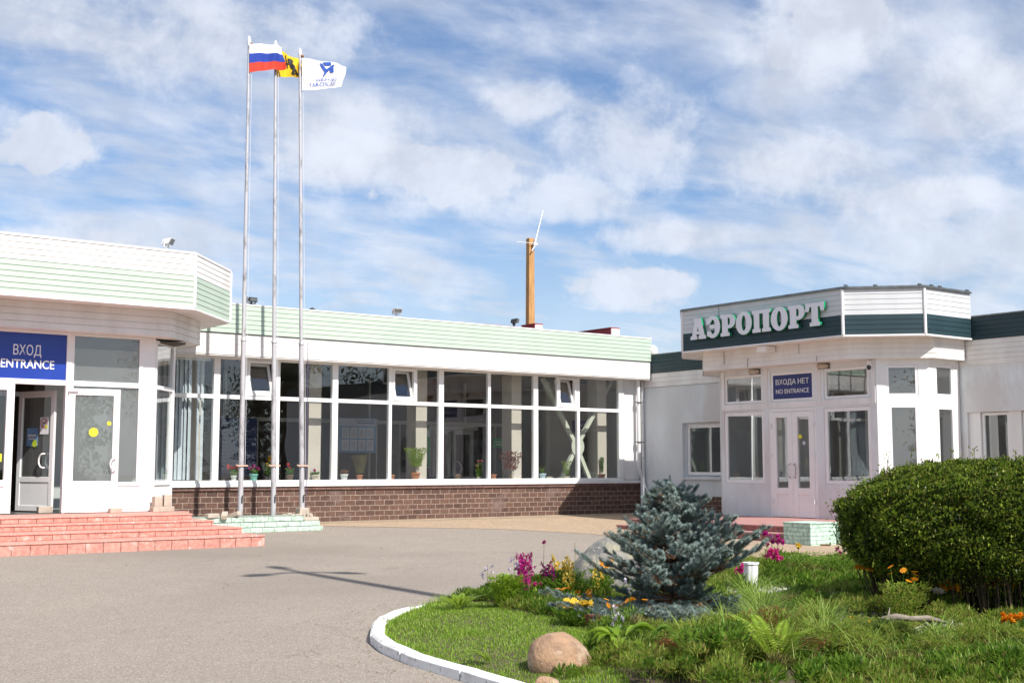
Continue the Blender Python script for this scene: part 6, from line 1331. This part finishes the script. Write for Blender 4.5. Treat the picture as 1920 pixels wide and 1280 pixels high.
# ferns
def fern(x, y, lab, n=7, L_=.30, m='lime', rise=.75, az0=0, azr=6.28):
    L_ *= 1.45; z = z_at(x, y) + float(cover_h(np.array([x]), np.array([y]))[0]) * .6; t = empty('fern', (x, y, z), lab, 'fern'); C0, U, V = [], [], []; b = MB()
    for i in range(n):
        az = az0 + azr * (i + random.uniform(.2, .8)) / n; d = Vector((math.cos(az), math.sin(az), 0)); l = L_ * random.uniform(.75, 1.1)
        pf_ = lambda u: Vector((x, y, z)) + d * l * u + Vector((0, 0, rise * l * (1.5 * u - .9 * u * u))); b.tube([pf_(0), pf_(.5), pf_(1)], [.003, .002, .001], 4)
        s = np.array((-d.y, d.x, 0.))
        for k in range(26):
            u = .12 + .88 * k / 26; p = np.array(pf_(u)); tg = np.array((pf_(min(1, u + .03)) - pf_(u - .03)).normalized()); w = .26 * l * math.sin(min(1, u * 1.2 + .08) * math.pi) ** .8 * .5 + .006
            for sg in (-1, 1): dr = s * sg * .9 + tg * .35; C0.append(p + dr * w * .5); U.append(dr * w * .55); V.append(tg * l * .026)
    b.build('stems', LEAF[m], t); quads('fronds', np.array(C0), np.array(U), np.array(V), LEAF[m], t); return t
fern(7.42, 10.85, 'bright lime fern at the kerb behind the lawn', 12, .26, rise=.6)
fern(5.85, 8.12, 'lime fern fronds against the left side of the tan boulder', 4, .17, az0=1.8, azr=2.4)
fern(7.05, 6.25, 'lime fern with tall fronds at the bottom edge, right of centre', 8, .36, rise=1.0)
fern(10.3, 11.5, 'yellow green fern at the back left of the spruce', 7, .2)
# hosta with broad leaves
def hosta(x, y, lab, n=15, L_=.22, m='lime'):
    L_ *= 1.1; z = z_at(x, y) + float(cover_h(np.array([x]), np.array([y]))[0]) * .7; t = empty('hosta', (x, y, z), lab, 'hosta'); vs = []; fs = []; b = MB()
    for i in range(n):
        az = i * 2.4 + random.uniform(-.3, .3); d = Vector((math.cos(az), math.sin(az), 0)); s = Vector((-d.y, d.x, 0)); l = L_ * random.uniform(.7, 1.15); up = random.uniform(.4, 1.1)
        for k in range(6):
            u = k / 5; p = Vector((x, y, z)) + d * l * (.25 + .9 * u) + Vector((0, 0, up * l * (.5 + 1.0 * u - 1.1 * u * u))); w = .24 * l * math.sin(math.pi * (u * .92 + .05)) ** .8
            vs += [p - s * w + Vector((0, 0, w * .35)), p, p + s * w + Vector((0, 0, w * .35))]
        o_ = i * 18
        for k in range(5): q = o_ + k * 3; fs += [(q, q + 1, q + 4, q + 3), (q + 1, q + 2, q + 5, q + 4)]
        b.tube([(x, y, z), Vector((x, y, z)) + d * l * .25 + Vector((0, 0, up * l * .5))], .004, 4)
    b.build('stems', LEAF['flowgreen'], t); b = MB(); b.add(vs, fs, 0, True); b.build('foliage', LEAF[m], t)
hosta(6.66, 7.5, 'yellow green broad leaved hosta right of the tan boulder'); hosta(6.95, 7.1, 'darker green hosta low beside the yellow green one', 11, .17, 'flowgreen')
# clumps of long arching grass
def clump(x, y, lab, n=170, h=.5, w=.008, m='long', ln=1.0):
    h += float(cover_h(np.array([x]), np.array([y]))[0]) * .7; z = z_at(x, y); t = empty('sedge_clump', (x, y, z), lab, 'sedge', 'arching sedge clumps'); a = rng.uniform(0, 6.28, n); q = .07 * np.sqrt(rng.uniform(0, 1, n)); X = x + np.cos(a) * q; Y = y + np.sin(a) * q
    blades('blades', X, Y, np.full(n, z), rng.uniform(.55, 1.0, n) * h, np.full(n, w), rng.uniform(.35, 1.15, n) * ln, LEAF[m], t, seg=6, droop=.75); return t
for k_, (x, y, lab) in enumerate(((7.0, 7.0, 'thin spray of long arching blades beside the broad leaved hostas'), (7.3, 6.9, 'thin spray of long arching blades in the middle foreground'), (7.6, 7.25, 'thin spray of long arching blades below the spruce skirt'), (7.9, 6.9, 'thin spray of long arching blades left of the driftwood'),
        (8.2, 7.9, 'thin spray of long arching blades right in front of the spruce'), (8.75, 8.0, 'thin spray of long arching blades at the right of the spruce skirt'), (8.5, 6.2, 'thin spray of long arching blades before the driftwood'), (7.6, 5.9, 'thin spray of long arching blades at the bottom edge'), (9.1, 6.3, 'thin spray of long arching blades right under the driftwood'), (6.9, 6.5, 'thin spray of long arching blades by the tall lime fronds'))):
    clump(x, y, lab, 46, .46, w=.011, ln=1.35)
for (x, y, lab, n, h) in ((9.05, 8.15, 'arching pale grass clump at the right foot of the spruce', 330, .52), (8.35, 7.55, 'arching grass clump in front of the spruce foot', 300, .46), (8.8, 7.25, 'arching grass clump left of the white gravel', 260, .42),
                          (8.0, 6.6, 'arching grass clump left of the driftwood', 200, .38), (7.3, 6.45, 'long bladed grass clump at the bottom middle', 200, .4), (8.6, 5.9, 'fresh green fine grass clump at the bottom right', 420, .27), (6.75, 7.35, 'narrow bladed grass tuft just right of the tan boulder', 90, .3), (9.7, 8.9, 'sparse arching grass over the white gravel', 120, .5)):
    clump(x, y, lab, n, h, m='grass' if 'fresh' in lab else 'long')
def juniper(x, y, r_, h, lab, tone='cover', n=34, dry=.12):
    """a spreading shrublet: arching branches feathered with fine sprays"""
    z = z_at(x, y); t = empty('low_juniper', (x, y, z), lab, 'juniper', 'feathery junipers in the bed'); C0, U, V, MI = [], [], [], []; b = MB()
    for i in range(n):
        az = i * 2.4 + random.uniform(-.3, .3); l = r_ * random.uniform(.6, 1.15); hh = h * random.uniform(.55, 1.15); d = Vector((math.cos(az), math.sin(az), 0)); dead = random.random() < dry
        pf_ = lambda u: Vector((x, y, z)) + d * l * u + Vector((0, 0, hh * math.sin(min(1, u * 1.05) * 2.2)))
        b.tube([pf_(0), pf_(.5), pf_(1)], [.004, .003, .001], 4, cap=False); s_ = Vector((-d.y, d.x, 0))
        for k in range(15):
            u = .2 + .8 * (k + .5) / 15; p0 = pf_(u); tg = (pf_(min(1, u + .04)) - pf_(u - .04)).normalized()
            for sg in (-1, 1):
                dr = (tg * .8 + s_ * sg * .75 + Vector((0, 0, random.uniform(-.1, .5)))).normalized(); ln = .075 * random.uniform(.6, 1.2)
                m_ = 15; w = rng.uniform(0, 1, m_); p = np.array(p0)[None] + np.array(dr)[None] * (w * ln)[:, None]; q = rdir(m_) * .75 + np.array(dr); q /= np.linalg.norm(q, axis=1)[:, None]
                C0.append(p + q * .008); U.append(q * rng.uniform(.008, .016, m_)[:, None]); V.append(perp(q) * .0028); MI.append(np.full(m_, 1 if dead else 0))
    b.build('branches', LEAF['brownst'], t); quads('foliage', np.concatenate(C0), np.concatenate(U), np.concatenate(V), [LEAF[tone], LEAF['brownp']], t, mi=np.concatenate(MI))
for (x, y, r_, h, lab) in ((7.30, 7.50, .28, .18, 'feathery juniper below the low sandy stone'), (7.75, 7.40, .30, .20, 'feathery juniper before the spruce skirt'), (7.6, 6.95, .38, .28, 'feathery juniper in the middle of the foreground'), (8.1, 7.05, .36, .26, 'feathery juniper left of the white gravel'),
        (7.1, 6.55, .34, .26, 'feathery juniper behind the tall lime fronds'), (7.75, 6.25, .36, .26, 'feathery juniper right of the tall lime fronds'), (8.5, 6.45, .34, .22, 'feathery juniper in front of the driftwood'), (8.3, 5.7, .32, .22, 'feathery juniper at the bottom edge right of centre'),
        (9.25, 5.9, .32, .2, 'feathery juniper between driftwood and right edge'), (6.55, 6.6, .3, .22, 'feathery juniper at the bottom edge left of the fronds'), (8.9, 6.9, .26, .15, 'small feathery juniper touching the driftwood'), (7.25, 7.15, .3, .22, 'feathery juniper right of the broad leaved hostas')):
    juniper(x, y, r_, h, lab, dry=.22 if random.random() < .5 else .05)
t = empty('dry_weed', (7.5, 6.7, z_at(7.5, 6.7)), 'brown dry seed stalks standing in the foreground plants', 'weed'); leafy(t, 'seed_heads', 7.5, 6.7, z_at(7.5, 6.7) + .15, .28, .10, 260, LEAF['brownp'], .018, .4)
t = empty('ajuga', (13.1, 10.75, z_at(13.1, 10.7)), 'low dark leafed plants between the phlox and the bush', 'plant'); leafy(t, 'foliage', 13.1, 10.8, z_at(13.1, 10.8), .24, .55, 2600, LEAF['flowgreen'], .022)
t = empty('weeds', (13.6, 11.6, z_at(13.6, 11.6)), 'leafy green weeds along the back rim of the bed', 'plant'); leafy(t, 'foliage', 13.9, 11.7, z_at(13.6, 11.6), .2, .75, 3600, LEAF['flowgreen'], .02)

# ------------------------------------------------------------------ pot plants on the sill inside
PY_ = 26.83; PZ_ = .96
sh = MB(); sh.box(9.7, 23.6, 26.68, 26.98, .90, .955); sh.build('inner_sill', M['pvc'], hall)
def pot(x, potm, r_, h, lab, kind):
    r_ *= 1.12; h *= 1.1
    t = empty('potted_plant', (x, PY_, PZ_), lab, 'pot plant', 'pot plants on the hall window sill'); b = MB(); b.lathe((x, PY_, PZ_), [(r_ * .68, 0), (r_ * .95, h * .82), (r_ * 1.08, h * .84), (r_ * 1.08, h), (r_ * .9, h), (r_ * .85, h * .8), (.001, h * .8)], 16); b.build('pot', M[potm], t)
    c = (x, PY_, PZ_ + h * .8)
    if kind[0] == 'flower':
        _, H_, m, nf, sp = kind; tips = [(x + random.uniform(-sp, sp), PY_ + random.uniform(-.05, .05), PZ_ + h + H_ * random.uniform(.55, 1)) for _ in range(nf)]; stems(t, [c] * nf, tips, .003); petals(t, tips, .055, 34, LEAF[m]); leafy(t, 'foliage', x, PY_, c[2], H_ * .75, .12, 170, LEAF['flowgreen'], .028, .7)
    elif kind[0] == 'bush': _, H_, r2, m, n, sz = kind; stems(t, [c] * 6, [(x + random.uniform(-r2, r2) * .7, PY_ + random.uniform(-.06, .06), PZ_ + h + H_ * random.uniform(.6, 1)) for _ in range(6)], .004, M['bark']); leafy(t, 'foliage', x, PY_, c[2] + H_ * .12, H_ * .95, r2 * 1.1, int(n * 1.8), LEAF[m], sz, .5, spread='cone')
    elif kind[0] == 'arch': _, H_, n = kind; blades('foliage', np.full(n, x), np.full(n, PY_), np.full(n, c[2]), rng.uniform(.7, 1, n) * H_, np.full(n, .014), rng.uniform(.4, 1.2, n), LEAF['lime'], t, seg=6, droop=.8)
    elif kind[0] == 'tree': _, H_, r2, m, n, sz = kind; stems(t, [c, c], [(x - .03, PY_, c[2] + H_ * .4), (x + .06, PY_, c[2] + H_ * .4)], .007, M['bark']); leafy(t, 'foliage', x, PY_, c[2] + H_ * .25, H_ * .75, r2 * 1.05, int(n * 1.9), LEAF[m], sz, .55, spread='cone')
pot(12.10, 'potw', .06, .12, 'red geranium in a white pot behind the left flagpole', ('flower', .22, 'redp', 6, .2)); pot(12.59, 'pota', .085, .15, 'pink geranium in an aqua pot between the left and middle poles', ('flower', .2, 'magenta', 6, .11))
pot(12.95, 'darkmetal', .05, .10, 'tall yellow flowers in a dark pot behind the middle pole', ('flower', .45, 'yellow', 8, .14)); pot(13.51, 'potbr', .075, .13, 'red flower over variegated leaves in a brown pot', ('flower', .24, 'redp', 2, .05))
pot(14.17, 'potb', .075, .13, 'one magenta bloom in a beige pot beside the second column', ('flower', .12, 'magenta', 1, .03)); pot(14.96, 'potw', .085, .14, 'brown leaved plant in a white tub', ('bush', .12, .11, 'brownp', 150, .02))
pot(15.39, 'pott', .07, .12, 'feathery olive bush in a terracotta pot under the notice board', ('bush', .48, .20, 'olive', 900, .014)); pot(16.31, 'pott', .065, .12, 'small seedling in a terracotta pot by the mullion', ('bush', .06, .04, 'flowgreen', 20, .012))
pot(17.0, 'pott', .105, .17, 'round leafy citrus tree in a large terracotta pot', ('tree', .66, .30, 'lime', 560, .028)); pot(18.29, 'potbr', .07, .12, 'small white flowered cactus in a brown pot', ('bush', .06, .05, 'lilac', 20, .012))
pot(18.95, 'potb', .04, .06, 'rose pink blossoms on a leggy stem in front of the inner door', ('flower', .50, 'rosep', 5, .08)); pot(19.43, 'pott', .07, .12, 'empty looking terracotta pot right of the middle mullion', ('bush', .03, .03, 'flowgreen', 8, .01))
pot(20.0, 'potbr', .045, .08, 'dark red leaved plant with spreading branches', ('tree', .66, .33, 'burg', 210, .038)); pot(21.07, 'potbl', .085, .14, 'spider plant arching from a pale blue pot', ('arch', .42, 16))
pot(21.92, 'potb', .09, .07, 'bushy green and yellow plant in a low beige dish behind the brace', ('bush', .40, .14, 'lime', 200, .025)); pot(23.2, 'pott', .08, .12, 'slim upright cactus like plant in a terracotta pot at the right end', ('bush', .46, .055, 'flowgreen', 420, .02))

# ------------------------------------------------------------------ what stands behind the camera: mast lamp that shades the forecourt, trees mirrored in the glass
LX, LY, LZ = 8.62, 4.25, 12.5
t = empty('lamp_mast', (LX, LY, g(LY)), 'tall three armed street lamp whose shadow lies across the forecourt', 'street lamp')
b = MB(); b.tube([(LX, LY, g(LY) - .1), (LX, LY, LZ - .1)], [.15, .10], 12); b.build('pole', M['steel'], t)
for (dx, dy) in ((.05, .85), (-.85, -.22), (.62, -.66)):
    b = MB(); b.tube([(LX, LY, LZ - .15), (LX + dx * .25, LY + dy * .25, LZ), (LX + dx * .7, LY + dy * .7, LZ + .02)], .055, 8); arm = b.build('arm', M['steel'], t)
    b = MB(); b.tube([(LX + dx * .55, LY + dy * .55, LZ), (LX + dx * .8, LY + dy * .8, LZ + .03), (LX + dx * 1.08, LY + dy * 1.08, LZ + .02)], [.08, .15, .07], 10); b.build('lamp_head', M['pipew'], arm)
def tree_mesh(kind, seed):
    r0 = np.random.default_rng(seed); 
    if kind == 'leafy':
        n = 13000; k = 46; cc = np.stack([r0.normal(0, 1.7, k), r0.normal(0, 1.7, k), r0.uniform(4, 12, k)], 1); cc[:, :2] *= np.sqrt(np.maximum(.15, 1 - ((cc[:, 2:3] - 7.5) / 5.6) ** 2)); i = r0.integers(0, k, n); C0 = cc[i] + r0.normal(0, .75, (n, 3)); sz = .11
    else:
        n = 12000; f = r0.uniform(0, 1, n) ** .8; a = r0.uniform(0, 6.28, n); lay = .75 + .25 * np.sin(f * 60); q = (1 - f) * 2.6 * np.sqrt(r0.uniform(.1, 1, n)) * lay; C0 = np.stack([np.cos(a) * q, np.sin(a) * q, 1.5 + f * 11.5 - q * .25], 1); sz = .10
    d = r0.normal(size=(n, 3)); d /= np.linalg.norm(d, axis=1)[:, None]; e = np.cross(d, [0.2, .3, .9]); e /= np.linalg.norm(e, axis=1)[:, None]
    return C0, d * sz, e * sz * .7
protos = {}
for kind, seed in (('leafy', 1), ('conifer', 2)):
    C0, U, V = tree_mesh(kind, seed); nm = 'birch_tree' if kind == 'leafy' else 'fir_tree'
    t = empty(nm, (0, 0, 0), 'leafy birch across the forecourt, seen only as a reflection in the glass' if kind == 'leafy' else 'dark fir across the forecourt, seen only as a reflection in the glass', 'tree', 'birches mirrored in the windows' if kind == 'leafy' else 'firs mirrored in the windows')
    c = quads('crown', C0, U, V, LEAF['tree'] if kind == 'leafy' else LEAF['pinef'], t); b = MB(); b.tube([(0, 0, -.3), (.05, 0, 5), (0, .1, 10.5)], [.2, .13, .04], 8); k = b.build('trunk', M['bark'], t); protos[kind] = (t, [c, k])
rr = random.Random(8); used = set()
for i in range(34):
    X = -12 + i * 3.6 + rr.uniform(-1.2, 1.2); Y = rr.uniform(-44, -30); kind = 'conifer' if rr.random() < .5 else 'leafy'; s = rr.uniform(.75, 1.5)
    if 14 < X < 30 and rr.random() < .4: continue
    root, ch = protos[kind]
    if kind in used:
        nr = root.copy(); COL.objects.link(nr)
        for q in ch: w_ = q.copy(); COL.objects.link(w_); w_.parent = nr
    else: nr = root; used.add(kind)
    nr.location = (X, Y, -.85); nr.rotation_euler = (0, 0, rr.uniform(0, 6.28)); nr.scale = (s, s, s * rr.uniform(.9, 1.15))
